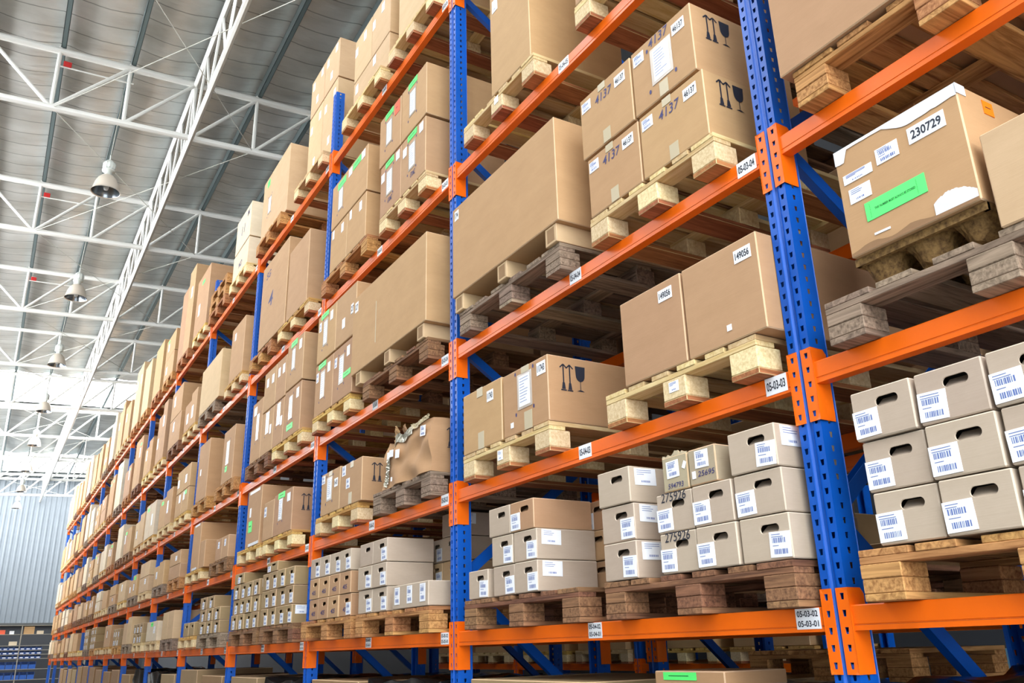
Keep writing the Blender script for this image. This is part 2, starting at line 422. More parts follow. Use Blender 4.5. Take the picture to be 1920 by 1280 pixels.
def crate(x0, x1, z0, z1, label, y0=-.08, d=.37, lab='r', side=False, mat='crate', jit=True):
    o = carton(x0, x1, z0, z1, y0+(rnd.uniform(-.006, .008) if jit else 0), d, label, 'crate', mat, None, rnd.uniform(-.012, .012) if jit else 0)
    W, D, H = o['size']
    if lab: decal(o, 'ship', 'f', {'r': W*.28, 'l': -W*.28, 'm': 0}[lab], H*.33, .094, min(.088, H*.6), rnd.uniform(-.05, .05))
    if side: decal(o, 'wide', 's', .09, H*.72, .12, .075, rnd.uniform(-.03, .03))
    return o

# ------------------------------------------------------------------ pallets
PH = .155
def pallet_bits(w, d, st):
    """(name, mesh builder) for every piece; front edge y=0, centre x=0, bottom z=0"""
    out = []; r = random.Random(int(w*100)+hash(st) % 7 if False else int(w*100)+len(st))
    wx, wy, wz = 'wood_'+st+'x', 'wood_'+st+'y', 'wood_'+st+'z'
    blockmat = {'new': 'chip_new', 'gold': 'chip_gold', 'grey': 'wood_greyz', 'brown': 'wood_brownz', 'orange': 'wood_orangez'}[st]
    n = 6; bw = w*.115; gap = (w-n*bw)/(n-1)
    for k in range(n):
        ww = bw*(1.35 if k in (0, n-1) else 1); x = -w/2+k*(bw+gap)
        if k == n-1: x = w/2-ww
        mb = MB(); mb.bbox(x, x+ww, r.uniform(-.004, .004), d, PH-.022, PH, wy, wy, .002); out.append(('deck_board', mb))
    for y in (0, d/2-.05, d-.1):
        mb = MB(); mb.bbox(-w/2, w/2, y, y+.1, PH-.044, PH-.0225, wx, wx, .002); out.append(('stringer_board', mb))
    bx = .145
    for x in (-w/2, -bx/2, w/2-bx):
        for y in (0, d/2-.06, d-.13):
            mb = MB()
            if st in ('brown', 'orange', 'grey'):
                m2 = 'wood_'+st+'x'
                mb.bbox(x, x+bx, y, y+.13, .0225, .066, blockmat, m2, .003); mb.bbox(x+r.uniform(-.002, .004), x+bx, y-.001, y+.13, .067, PH-.0445, m2, blockmat, .003)
            else: mb.bbox(x, x+bx, y, y+.13, .0225, PH-.0445, blockmat, blockmat, .004)
            out.append(('block', mb))
        mb = MB(); mb.bbox(x, x+bx, 0, d, 0, .022, 'redwood' if st in ('new', 'gold') else wy, wy, .002); out.append(('bottom_board', mb))
    return out
def pallet(x0, x1, z, label, st='new', near=True, y0=-.08, d=1.15, group='wooden pallets along the front rack'):
    w = round(x1-x0, 2); cx = (x0+x1)/2
    if near:
        t = empty('wooden_pallet', (cx, y0, z), (0, 0, rnd.uniform(-.004, .004)))
        bits = cached(('bits', w, d, st), lambda: [(n, mb.mesh(n)) for n, mb in pallet_bits(w, d, st)])
        for n, me in bits: obj(n, me, t)
    else:
        def whole():
            a = MB()
            for n, mb in pallet_bits(w, d, st):
                for f, m in zip(mb.f, mb.m): a.poly([mb.v[i] for i in f], mb.names[m])
            return a.mesh('wooden_pallet')
        t = obj('wooden_pallet', cached(('pal', w, d, st), whole), None, (cx, y0, z))
    t['size'] = (w, d, PH)
    return tag(t, label, 'pallet', group)
STW = {'new': 'pale new', 'brown': 'dark brown', 'grey': 'weathered grey', 'orange': 'orange-brown', 'gold': 'yellow'}

# ------------------------------------------------------------------ rack
L = 2.8
BT = [1.655, 2.493, 3.437, 4.79, 6.415]           # top of the bars
CB = [1.441, 2.280, 3.231, 4.580, 6.245]          # bottom of the connectors
NB = 13
def strip(mb, p0, du, z0, z1, pitch, mat, n, hole=True):
    """vertical strip from p0 across du with a row of holes"""
    p0 = Vector(p0); du = Vector(du); w = du.length; e = du.normalized()
    k = max(1, round((z1-z0)/pitch)); ph = (z1-z0)/k
    for i in range(k):
        za, zb = z0+i*ph, z0+(i+1)*ph; zc = (za+zb)/2
        P = lambda u, z: tuple(p0+e*u+Vector((0, 0, z)))
        o = [P(0, za), P(w, za), P(w, zb), P(0, zb)]
        hb, ht, hh = .0055, .0082, .0105
        h = [P(w/2-hb, zc-hh), P(w/2+hb, zc-hh), P(w/2+ht, zc+hh), P(w/2-ht, zc+hh)]
        for q in range(4): mb.poly([o[q], o[(q+1) % 4], h[(q+1) % 4], h[q]], mat)
def post_mesh(height, holes=True):
    mb = MB(); z0, z1 = .01, height
    S = [((-.05, .09), (-.05, 0)), ((-.05, 0), (-.011, 0)), ((.011, 0), (.05, 0)), ((.05, 0), (.05, .09))]
    for a, b in S:
        if holes: strip(mb, (a[0], a[1], 0), (b[0]-a[0], b[1]-a[1], 0), z0, z1, .05, 'blue', 0)
        else: mb.poly([(a[0], a[1], z0), (b[0], b[1], z0), (b[0], b[1], z1), (a[0], a[1], z1)], 'blue')
    G = [(-.011, 0), (-.006, .008), (.006, .008), (.011, 0)]
    for a, b in zip(G, G[1:]): mb.poly([(a[0], a[1], z0), (b[0], b[1], z0), (b[0], b[1], z1), (a[0], a[1], z1)], 'blue')
    for s in (-1, 1): mb.poly([(s*.05, .09, z0), (s*.034, .09, z0), (s*.034, .09, z1), (s*.05, .09, z1)], 'blue')
    me = mb.mesh('post'); bm = bmesh.new(); bm.from_mesh(me); bmesh.ops.remove_doubles(bm, verts=bm.verts, dist=1e-5)
    bmesh.ops.recalc_face_normals(bm, faces=bm.faces)
    bmesh.ops.solidify(bm, geom=bm.faces[:], thickness=.0022); bm.to_mesh(me); bm.free(); return me
def mirror_y(me_fn, yc): pass
RD = 1.1
def frame(x, height, y0, label, group, holes=True, braces=None):
    t = empty('rack_upright_frame', (x, y0, 0)); tag(t, label, 'rack frame', group)
    pm = cached(('post', height, holes), lambda: post_mesh(height, holes))
    obj('post', pm, t); obj('post', pm, t, (0, RD, 0), (0, 0, PI))
    def foot():
        mb = MB(); mb.box(-.075, .075, -.03, .12, 0, .01, 'blue')
        for a in (-.055, .055): mb.tube((a, -.012, .01), (a, -.012, .03), .008, 'steel', 6)
        return mb.mesh('base_plate')
    fm = cached('foot', foot); obj('base_plate', fm, t); obj('base_plate', fm, t, (0, RD, 0), (0, 0, PI))
    zs = [(.35, 1.08), (1.93, 1.12), (1.98, 2.75), (3.45, 2.80), (3.50, 4.25), (4.98, 4.30), (5.03, 5.70), (6.40, 5.75)]
    for k, (a, b) in enumerate(zs):
        def br(a=a, b=b, k=k):
            mb = MB(); p = Vector((0, .07, a)); q = Vector((0, RD-.07, b)); d = (q-p).normalized(); n = Vector((1, 0, 0)); u = d.cross(n)
            for (o, w1, w2) in ((-.018, .003, .028), (.018, .003, .028)):
                c = [p+n*(o-.0015)-u*w2, p+n*(o+.0015)-u*w2, p+n*(o+.0015)+u*w2, p+n*(o-.0015)+u*w2]
                c2 = [v+(q-p) for v in c]; i = len(mb.v); mb.v += [tuple(v) for v in c+c2]; mm = mb.mi('blue')
                for f in ((0, 1, 2, 3), (7, 6, 5, 4), (0, 4, 5, 1), (1, 5, 6, 2), (2, 6, 7, 3), (3, 7, 4, 0)): mb.f.append(tuple(i+z for z in f)); mb.m.append(mm)
            c = [p-n*.018+u*.028, p+n*.018+u*.028, q+n*.018+u*.028, q-n*.018+u*.028]; mb.poly(c, 'blue')
            mb.tube(p+Vector((.024, .012, 0)), p+Vector((-.024, .012, 0)), .009, 'steel', 8)
            return mb.mesh('brace')
        obj('brace', cached(('brace', k), br), t)
    return t
def conn_mesh(sgn):
    """L-shaped end connector; sgn=+1 covers the right half of the post and carries the bar to the right. origin at the post centre, z 0 at its bottom"""
    mb = MB(); h = .270; y = -.0055
    a, b = (.009, .0562)
    pts = ((a, y), (b, y)) if sgn > 0 else ((-b, y), (-a, y))
    strip(mb, (pts[0][0], y, 0), (pts[1][0]-pts[0][0], 0, 0), 0, h, .054, 'orange', 0)
    X = sgn*b
    mb.poly([(X, y, 0), (X, .075, 0), (X, .075, h*.93), (X, .06, h), (X, y, h)], 'orange')
    me = mb.mesh('end_connector'); bm = bmesh.new(); bm.from_mesh(me); bmesh.ops.remove_doubles(bm, verts=bm.verts, dist=1e-5); bmesh.ops.recalc_face_normals(bm, faces=bm.faces)
    bmesh.ops.solidify(bm, geom=bm.faces[:], thickness=.003); bm.to_mesh(me); bm.free()
    mb2 = MB(); mb2.box(X*1.02, X*1.02+sgn*.0012 if sgn > 0 else X*1.02, .058, .064, .018, .024, 'dark')
    return me
def bar_mesh():
    mb = MB(); x0, x1 = .0578, L-.0578; h = .080
    prof = [(0, .0), (0, .016), (.0018, .0175), (.0018, .0195), (-.0005, .021), (-.0005, h-.004), (.003, h), (.047, h), (.05, h-.003), (.05, .003), (.047, 0), (.004, 0)]
    i = len(mb.v)
    for (y, z) in prof: mb.v.append((x0, y, z)); mb.v.append((x1, y, z))
    n = len(prof)
    for k in range(n):
        j = (k+1) % n; mb.f.append((i+2*k, i+2*j, i+2*j+1, i+2*k+1)); mb.m.append(mb.mi('orange_wear' if k == 1 else 'orange'))
    mb.f.append(tuple(i+2*k for k in range(n))); mb.m.append(0); mb.f.append(tuple(i+2*k+1 for k in reversed(range(n)))); mb.m.append(0)
    return mb.mesh('rack_crossbar')
def conns(t, off):
    cr = cached('cr', lambda: conn_mesh(1)); cl = cached('cl', lambda: conn_mesh(-1))
    obj('end_connector', cr, t, (0, 0, off)); obj('end_connector', cl, t, (L, 0, off))
def crossbar(bay, lv, y, rear, label, group, labels=True):
    """bay b spans x from -b*L to -(b-1)*L"""
    x = -bay*L; z = BT[lv]-.080
    t = obj('rack_crossbar', cached('bar', bar_mesh), None, (x, y, z), (0, 0, 0))
    if rear: t.location = (x+L, y, z); t.rotation_euler = (0, 0, PI)
    conns(t, CB[lv]-z); t['size'] = (0, .05, .08)
    tag(t, label, 'shelf crossbar', group)
    if not rear and labels and bay >= 1:
        c1, c2 = 3+2*(bay-1), 4+2*(bay-1)
        for c, xx in ((c1, L-.125), (c2, L*.5+.03)):
            k = f'code:05-{c:02d}-02:05-{c:02d}-01' if lv == 0 else f'code:05-{c:02d}-{lv+2:02d}'
            decal(t, k, 'f', xx, .044, .105, .068)
    return t
for i in range(0, NB+2):
    x = -(i-1)*L
    tall = i in (1, 3, 5, 8, 11)
    far = ['at the right edge of the frame', 'nearest blue perforated post, with the orange brackets', 'second post from the near end', 'third from the near end', 'fourth', 'fifth', 'sixth', 'seventh', 'eighth', 'ninth', 'tenth', 'eleventh', 'twelfth', 'thirteenth', 'last, at the far end of the rack']
    frame(x, 7.25 if tall or i == 2 else 6.53, 0, f"blue perforated steel upright frame, {far[i]}"+("" if i in (0, 1, 2, 3, 14) else " from the near end"), 'blue upright frames of the front rack', holes=i < 9)
for b in range(0, NB+1):
    for lv in range(5):
        if b == 0 and lv > 2: continue
        crossbar(b, lv, 0, False, f"orange front crossbar under the {LEVW[lv]}, {BAYW[b]}", 'orange crossbars of the front rack')
        if b <= 9: crossbar(b, lv, RD, True, f"orange rear crossbar under the {LEVW[lv]}, {BAYW[b]}", 'orange rear crossbars of the front rack')

# ------------------------------------------------------------------ loads measured from the photograph
def deck(lv): return BT[lv]+PH+.0015
def P(lv, bay, slot, x0, x1, st, **k):
    return pallet(x0, x1, BT[lv]+.0015, f"{STW[st]} wooden pallet, {slot} one on the {LEVW[lv]}, {BAYW[bay]}", st, bay <= 3, **k)
Y0 = -.08
# ---- right-edge bay
P(0, 0, 'left', .18, 1.33, 'orange')
cols = ((.25, .478), (.483, .712), (.717, .945))
RW = ['bottom', 'middle', 'top']; CW3 = ['left', 'middle', 'right']
for c, (a, b) in enumerate(cols):
    for r in range(3):
        sh = (.01, 0, -.008)[r]
        crate(a+sh, b+sh, deck(0)+.006+r*.165, deck(0)+.006+(r+1)*.165-.003, f"grey-brown handled carton, {RW[r]} row, {CW3[c]} column, right-edge pallet", d=.55, lab='l' if c < 2 else 'l')
P(1, 0, 'left', .20, 1.38, 'grey')
def press_pallet():
    mb = MB(); w, d = .46, .62
    nx, ny = 24, 30; i = len(mb.v)
    cups = [(x, y) for x in (-.17, 0, .17) for y in (.09, .31, .53)]
    for a in range(nx+1):
        for b in range(ny+1):
            x = -w/2+w*a/nx; y = d*b/ny; z = .10
            q = min(math.hypot(x-cx, y-cy) for cx, cy in cups)
            if q < .075: z = .10-.092*min(1, (0.075-q)/.03)
            z += .004*noise.noise(Vector((x*20, y*20, 0)))
            mb.v.append((x, y, z))
    for a in range(nx):
        for b in range(ny): mb.f.append((i+a*(ny+1)+b, i+(a+1)*(ny+1)+b, i+(a+1)*(ny+1)+b+1, i+a*(ny+1)+b+1)); mb.m.append(mb.mi('press'))
    mb.box(-w/2-.004, w/2+.004, -.004, .012, .086, .112, 'press'); mb.box(-w/2-.004, w/2+.004, d-.012, d+.004, .086, .112, 'press')
    mb.box(-w/2-.004, -w/2+.012, 0, d, .086, .112, 'press'); mb.box(w/2-.012, w/2+.004, 0, d, .086, .112, 'press')
    return mb.mesh('moulded_pallet')
mp = obj('moulded_pallet', press_pallet(), None, (.575, -.06, deck(1)))
tag(mp, 'moulded pressed-wood pallet with cup feet under the carton numbered 230729', 'pallet')
bx = carton(.343, .812, deck(1)+.113, 3.175, -.085, .60, 'battered brown carton with sticker 230729 and large green label, right-edge bay', mat='kraft')
W, D, H = bx['size']
def fx(x): return x-(.343+.812)/2
decal(bx, 'num:230729', 'f', .115, .315, .13, .058, 0); decal(bx, 'ship', 'f', -.032, .305, .085, .058, 0, 1); decal(bx, 'wide', 'f', -.152, .285, .115, .036, 0, 2)
decal(bx, 'wide', 'f', -.155, .215, .085, .055, .0, 3); decal(bx, 'greenbig', 'f', -.035, .135, .225, .068, -.02)
decal(bx, 'orangelab', 's', .16, .365, .055, .05)
def ragged(w, up, lo, seed, mat, flip=False):
    mb = MB(); r = random.Random(seed); n = 26
    for k in range(n):
        a, b = -w/2+w*k/n, -w/2+w*(k+1)/n
        if k == 0: d0 = lo(0)*r.uniform(.92, 1.05)
        d1 = lo((k+1)/n)*r.uniform(.96, 1.04)
        mb.poly([(a, -.0016, 0), (b, -.0016, 0), (b, -.0016, -d1 if not flip else d1), (a, -.0016, -d0 if not flip else d0)], mat); d0 = d1
    return mb.mesh('worn_tape')
obj('worn_tape', ragged(W*.995, 0, lambda t: .012+.042*max(0, min(1, (t-.42)*6))*(1.15-t*.45)+(.045 if t < .08 else .0), 3, 'whitetape'), bx, (0, -.0008, H-.001))
obj('worn_tape', ragged(.14, 0, lambda t: .02+.04*math.sin(PI*min(1, t*.8+.15)), 5, 'whitetape', True), bx, (W/2-.075, -.0008, .012))
obj('scuffed_edge', ragged(W*.97, 0, lambda t: .012+.014*math.sin(t*9)**2, 8, 'flap', True), bx, (0, -.0006, .001))
decal(bx, 'whitetape', 'f', -.10, .045, .06, .008, .03); decal(bx, 'whitetape', 's', .02, H-.02, .05, .036)
rb = carton(.838, 1.42, deck(1), 2.965, -.085, .6, 'plain brown carton beside the one numbered 230729, cut by the frame edge', mat='kraft_pale')
P(2, 0, 'left', .225, 1.40, 'orange')
carton(.180, 1.36, deck(2)+.002, 4.6, -.10, 1.0, 'very large plain carton at the upper right corner of the photo', mat='kraft_red')

# ---- first full bay, lowest shelf
P(0, 1, 'right', -1.175, -.085, 'brown')
z = deck(0)+.004
def row(r, hh=.1625): return (z+r*hh, z+(r+1)*hh-.003)
for r in range(3):
    s = (.01, 0, -.008)[r]
    crate(-1.175+s, -.932+s, *row(r), f"handled carton with side sticker, {RW[r]} of three, left end of right pallet, first full bay", lab='r' if r < 2 else None, side=True)
for r in range(2):
    s = .006-.006*r
    o = crate(-.785+s, -.562+s, *row(r), f"handled carton with handwritten 275926, {['bottom', 'upper'][r]} of the pair, first full bay", lab='l')
    decal(o, 'hand:275926:black', 'f', 0, o['size'][2]*.90, .16, .042)
    crate(-.557+s, -.337+s, *row(r), f"plain-marked handled carton, {['bottom', 'second'][r]} row under the olive carton, {BAYW[1]}", lab='l' if r else 'l')
o = carton(-.735, -.572, row(2)[0], row(2)[1]-.008, Y0+.01, .3, 'small torn grey-green carton on top of the 275926 cartons', mat='olive'); W, D, H = o['size']
decal(o, 'ship', 'f', -.012, H*.62, .075, .07, -.03); decal(o, 'hand:594793', 'f', 0, H*.15, .1, .024); decal(o, 'blank', 'f', .06, H*.66, .018, .03, .5)
def torn_flap(w, seed):
    mb = MB(); r = random.Random(seed); n = 14; prev = .012
    for k in range(n):
        a, b = -w/2+w*k/n, -w/2+w*(k+1)/n; nx = r.uniform(.004, .026)
        for y in (0, .004): mb.poly([(a, y, 0), (b, y, 0), (b, y+.004, nx), (a, y+.004, prev)], 'olive')
        mb.poly([(a, .004, prev), (b, .004, nx), (b, .008, nx), (a, .008, prev)], 'kraft_edge'); prev = nx
    return mb.mesh('torn_flap')
obj('torn_flap', torn_flap(W*.98, 4), o, (0, .002, H-.002))
o = carton(-.566, -.405, row(2)[0], row(2)[1]-.01, Y0+.005, .3, 'small olive-brown carton with white label, top of the middle stack', mat='olive'); W, D, H = o['size']
decal(o, 'ship', 'f', 0, H*.68, .075, .07, .02); decal(o, 'hand:25695', 'f', .02, H*.28, .1, .024); decal(o, 'blank', 'f', -.05, H*.28, .02, .03)
for r in range(3):
    s = (.006, 0, -.004)[r]
    crate(-.331+s, -.088+s, *row(r), f"handled carton, {RW[r]} of three, rightmost stack beside the nearest blue post", lab='r' if r != 1 else 'l', side=r == 2)
P(0, 1, 'left', -2.515, -1.375, 'brown')
for r, xs in enumerate((((-2.475, -2.245), (-2.19, -1.957), (-1.952, -1.72)), ((-2.20, -1.968), (-1.963, -1.73)), ((-2.225, -1.99), (-1.985, -1.75)))):
    for c, (a, b) in enumerate(xs):
        cc = CW3[c] if len(xs) == 3 else ['left', 'right'][c]
        o = crate(a, b, *row(r, .158), f"handled carton, {RW[r]} row, {cc} one, {where(0,1,'left')}", lab='r' if r < 2 else ('l' if c else None), side=(c == len(xs)-1 and r < 2), mat='kraft_red' if (r, c) == (2, 1) else 'crate')
for r in range(3):
    crate(-1.86, -1.63, *row(r, .158), f"brown carton set back behind the grey ones, {RW[r]} of three, first full bay", y0=.31, lab='l', mat='kraft_red')
# second shelf
pl = P(1, 1, 'right', -1.075, -.125, 'new'); decal(pl, 'wide', 'f', .0, .075, .06, .045, 0, 2)
z = deck(1)
for q, (a, b, s) in enumerate(((-.92, -.492, .05), (-.487, -.052, .06))):
    o = carton(a, b, z+.002, 3.055, Y0-.005, .95, f"large plain carton with small sticker 149056, {['left', 'right'][q]} of the pair, first full bay", mat='kraft_red'); W, D, H = o['size']
    decal(o, 'num:149056', 'f', W*.26 if q == 0 else W*.32, H*.84 if q == 0 else H*.83, .09, .055, 0)
    if q: decal(o, 'blank', 'f', W*.06, H*.15, .025, .025)
pl = P(1, 1, 'left', -2.52, -1.56, 'new'); decal(pl, 'wide', 'f', -.03, .075, .055, .055, 0, 1)
o1 = carton(-2.515, -2.04, z+.002, 3.028, Y0, .55, 'brown carton with sticker 11743, left one of two, first full bay'); W, D, H = o1['size']
decal(o1, 'num:11743', 'f', W*.22, H*.79, .075, .065); decal(o1, 'tape', 'f', -.02, H*.93, .07, .055); decal(o1, 'tape', 'f', -.01, .05, .07, .10)
o2 = carton(-2.025, -1.555, z+.002, 3.018, Y0, .58, 'brown carton with document pouch, sticker 11743 and fragile symbols, first full bay'); W, D, H = o2['size']
decal(o2, 'num:11743', 'f', W*.37, H*.83, .085, .07); decal(o2, 'doc', 'f', 0, H*.62, .15, .20, 0, 2); decal(o2, 'tape', 'f', .01, H*.94, .08, .04); decal(o2, 'tape', 'f', .03, .05, .08, .10)
decal(o2, 'blank', 'f', -W*.3, .055, .03, .03); decal(o2, 'fragile', 's', .16, H*.68, .17, .15)
# third shelf
P(2, 1, 'right', -1.11, -.21, 'new')
z = deck(2)
for r in range(2):
    for c in range(2):
        a, b = (((-1.10, -.678), (-.672, -.228)), ((-1.135, -.70), (-.694, -.256)))[r][c]
        zz = (z+.002, 3.935) if r == 0 else (3.95, 4.318)
        o = carton(a, b, *zz, Y0, .62, f"brown carton handwritten 4137, {['lower', 'upper'][r]} {['left', 'right'][c]} of four, {LEVW[2]}, first full bay"); W, D, H = o['size']
        decal(o, 'num:46137', 'f', W*.30, H*.80, .085, .06, .0); decal(o, 'ship', 'f', -W*.37, H*.83, .078, .06, 0, 2)
        decal(o, 'hand:4137', 'f', -W*.02, H*(.78 if (r, c) != (1, 1) else .91), .15, .055)
        if (r, c) == (1, 1): decal(o, 'doc', 'f', 0, H*.52, .15, .2, 0, 3)
        else: decal(o, 'tape', 'f', -.02, H*.94, .06, .04)
        decal(o, 'tape', 'f', .0, .04, .06, .075)
        if c: decal(o, 'fragile', 's', .16, H*.72, .17, .14)
P(2, 1, 'left', -2.555, -1.39, 'grey')
def skid(parent, xs, h, w=.11):
    def mk():
        mb = MB(); mb.bbox(-w/2, w/2, 0, .9, 0, h, 'kraft_pale', 'kraft_edge', .003); mb.box(-w/2+.02, w/2-.02, -.0005, .002, .014, h-.014, 'flap'); return mb.mesh('cardboard_skid')
    for x in xs: obj('cardboard_skid', cached(('skid', h, w), mk), parent, (x, .01, -h))
o = carton(-2.595, -1.345, deck(2)+.11, 4.352, Y0-.03, .80, 'long plain brown carton on three cardboard skids, third shelf, first full bay', mat='kraft'); W, D, H = o['size']
skid(o, (-.55, .0, .53), .108); decal(o, 'num:174', 'f', -W*.45, H*.90, .055, .07)
# fourth shelf
pl = P(3, 1, 'left', -2.485, -1.56, 'new'); decal(pl, 'blank', 'f', .0, .1, .05, .05)
o = carton(-2.085, -1.595, deck(3)+.002, 5.78, Y0, .72, 'tall plain carton standing on the fourth shelf beside the second post'); W, D, H = o['size']
decal(o, 'wide', 'f', -W*.36, H*.84, .07, .1, 0, 1)
P(3, 1, 'right', -1.13, -.12, 'new')
carton(-1.12, -.22, deck(3)+.002, 5.85, Y0, .9, 'large carton at the top edge of the photo, fourth shelf, right pallet', mat='kraft_red')
P(4, 1, 'left', -2.5, -1.42, 'brown'); P(4, 1, 'right', -1.3, -.2, 'brown')
carton(-2.45, -1.5, deck(4)+.002, 7.4, Y0+.05, .95, 'carton above the frame edge on top shelf, first full bay, left pallet')

# ---- second bay
P(0, 2, 'right', -4.24, -2.985, 'orange'); P(0, 2, 'left', -5.53, -4.33, 'orange')
z = deck(0)+.004
xs = (-5.34, -5.095, -4.85, -4.605, -4.36)
for c in range(4):
    for r in range(3):
        o = crate(xs[c], xs[c+1]-.004, *row(r, .166), f"small handled carton, {RW[r]} row, {['first', 'second', 'third', 'fourth'][c]} column, {where(0,2,'left')}", lab='r' if r == 2 or (r, c) == (0, 3) else None, mat='crate' if r == 2 else 'kraft_red', d=.3)
        if r < 2: decal(o, 'hand:405', 'f', 0, o['size'][2]*.3, .1, .04)
for c, (a, b) in enumerate(((-4.205, -3.938), (-3.933, -3.665))):
    for r in range(3):
        crate(a, b, *row(r, .1655), f"handled carton, {RW[r]} row, {['left', 'right'][c]} of two, {where(0,2,'right')}", lab='r' if (r < 2 or c) else None, d=.36)
o = carton(-3.565, -2.995, z, z+.155, Y0, .33, 'low wide carton with three white labels, second bay, lowest shelf', mat='crate'); W, D, H = o['size']
for u in (-.2, 0, .2): decal(o, 'ship', 'f', u, H*.55, .08, .11, 0)
for c, (a, b) in enumerate(((-3.88, -3.64), (-3.635, -3.39))):
    for r in range(4):
        if r == 3 and c == 0: continue
        crate(a, b, *row(r, .1655 if r < 3 else .1655), f"carton in the set-back stack, {['bottom', 'second', 'third', 'top'][r]} of the {['left', 'right'][c]} column, second bay", y0=.33, lab='r', mat='crate' if r > 1 else 'kraft_pale', side=c == 1 and r == 3)
P(1, 2, 'left', -5.28, -4.28, 'gold')
z = deck(1)
o = carton(-5.165, -4.70, z+.002, 3.01, Y0, .6, 'brown carton with document pouch and two stickers, second shelf, second bay', mat='kraft_red'); W, D, H = o['size']
decal(o, 'doc', 'f', -.02, H*.58, .13, .2, 0, 1); decal(o, 'num:143', 'f', .14, H*.66, .08, .07); decal(o, 'ship', 'f', -.18, H*.86, .08, .07); decal(o, 'tape', 'f', 0, H*.94, .08, .04)
o = carton(-4.692, -4.205, z+.002, 2.995, Y0, .62, 'brown carton with arrow symbols beside the crushed carton, second shelf', mat='kraft_red'); W, D, H = o['size']
decal(o, 'ship', 'f', -.16, H*.86, .08, .08); decal(o, 'ship', 'f', -.06, H*.52, .08, .08); decal(o, 'tape', 'f', .02, H*.93, .07, .05); decal(o, 'tape', 'f', .0, .05, .07, .09); decal(o, 'fragile', 's', .17, H*.66, .19, .15)
P(1, 2, 'right', -3.955, -2.98, 'grey')
def crushed():
    mb = MB(); w, d, h = .82, .6, .36; n = 22; i0 = 0
    def disp(p):
        x, y, zz = p; q = Vector((x*3.1, y*3.1, zz*4.2)); s = 1-max(0, min(1, (x+w/2)/w*.9))
        t = zz/h
        v = Vector((x, y, zz))
        v.x += .10*s*t*t + .03*noise.noise(q*1.3+Vector((7, 0, 0)))
        v.y += .035*noise.noise(q*1.7)*(1 if y < .5 else .3) + .04*max(0, .45-abs(t-.32))*math.sin(x*11)*.5
        v.z += .022*noise.noise(q*1.6+Vector((0, 5, 0)))*t - .025*s*t + .02*math.sin(x*23)*t*s
        return tuple(v)
    def face(f, mat):
        i = len(mb.v)
        for a in range(n+1):
            for b in range(n+1): mb.v.append(disp(f(a/n, b/n)))
        for a in range(n):
            for b in range(n): mb.f.append((i+a*(n+1)+b, i+(a+1)*(n+1)+b, i+(a+1)*(n+1)+b+1, i+a*(n+1)+b+1)); mb.m.append(mb.mi(mat))
    face(lambda a, b: (-w/2+w*a, 0, h*b), 'kraft'); face(lambda a, b: (w/2, d*a, h*b), 'kraft')
    face(lambda a, b: (-w/2, d*(1-a), h*b), 'kraft'); face(lambda a, b: (w/2-w*a, d, h*b), 'kraft')
    face(lambda a, b: (-w/2+w*a, d*b, h), 'flap'); face(lambda a, b: (-w/2+w*a, d*(1-b), 0), 'flap')
    return mb, disp
mbc, disp = crushed()
cr = obj('crushed_carton', mbc.mesh('crushed_carton', True), None, (-3.39, Y0, z+.002)); cr['size'] = (.82, .6, .36)
tag(cr, 'crushed and torn brown carton patched with silver tape, second bay, second shelf', 'box')
def crumple(pts, wd, mat, seed, off=-.006):
    mb = MB(); r = random.Random(seed); n = 30; prev = None
    for k in range(n+1):
        t = k/n*(len(pts)-1); i = min(int(t), len(pts)-2); f = t-i
        x = pts[i][0]*(1-f)+pts[i+1][0]*f; zz = pts[i][1]*(1-f)+pts[i+1][1]*f
        dx, dz = pts[i+1][0]-pts[i][0], pts[i+1][1]-pts[i][1]; l = math.hypot(dx, dz); nx, nz = -dz/l, dx/l
        row_ = []
        for s in (-1, -.3, .4, 1):
            q = disp((x+nx*wd*s*r.uniform(.8, 1.1), 0, zz+nz*wd*s*r.uniform(.85, 1.1))); row_.append((q[0], q[1]+off+r.uniform(-.010, .0), q[2]))
        if prev:
            for s in range(3): mb.poly([prev[s], row_[s], row_[s+1], prev[s+1]], mat)
        prev = row_
    return mb.mesh('torn_tape')
obj('torn_tape', crumple([(-.35, .02), (-.31, .16), (-.28, .30)], .04, 'silver', 1), cr)
obj('torn_tape', crumple([(-.27, .34), (-.05, .33), (.10, .34)], .03, 'silver', 2), cr)
obj('torn_flap', crumple([(-.30, .32), (-.24, .38), (-.22, .41)], .05, 'kraft', 3, -.0), cr)
obj('torn_flap', crumple([(-.15, .36), (-.10, .42)], .045, 'flap', 4, .02), cr); obj('torn_flap', crumple([(.05, .36), (.36, .375)], .018, 'tape', 5, -.008), cr)
for (u, v, k, ww, hh) in ((.30, .28, 'ship', .08, .07), (-.12, .23, 'blank', .07, .06), (-.22, .24, 'whitetape', .07, .05), (-.33, .26, 'blank', .04, .07), (-.19, .05, 'blank', .025, .03)):
    q = disp((u, 0, v)); decal(cr, k, 'f', q[0], q[2], ww, hh, .1, 1, depth=-q[1]+.012)
decal(cr, 'arrows', 's', .15, .22, .13, .14, depth=.035+disp((.41, .15, .22))[0]-.41)
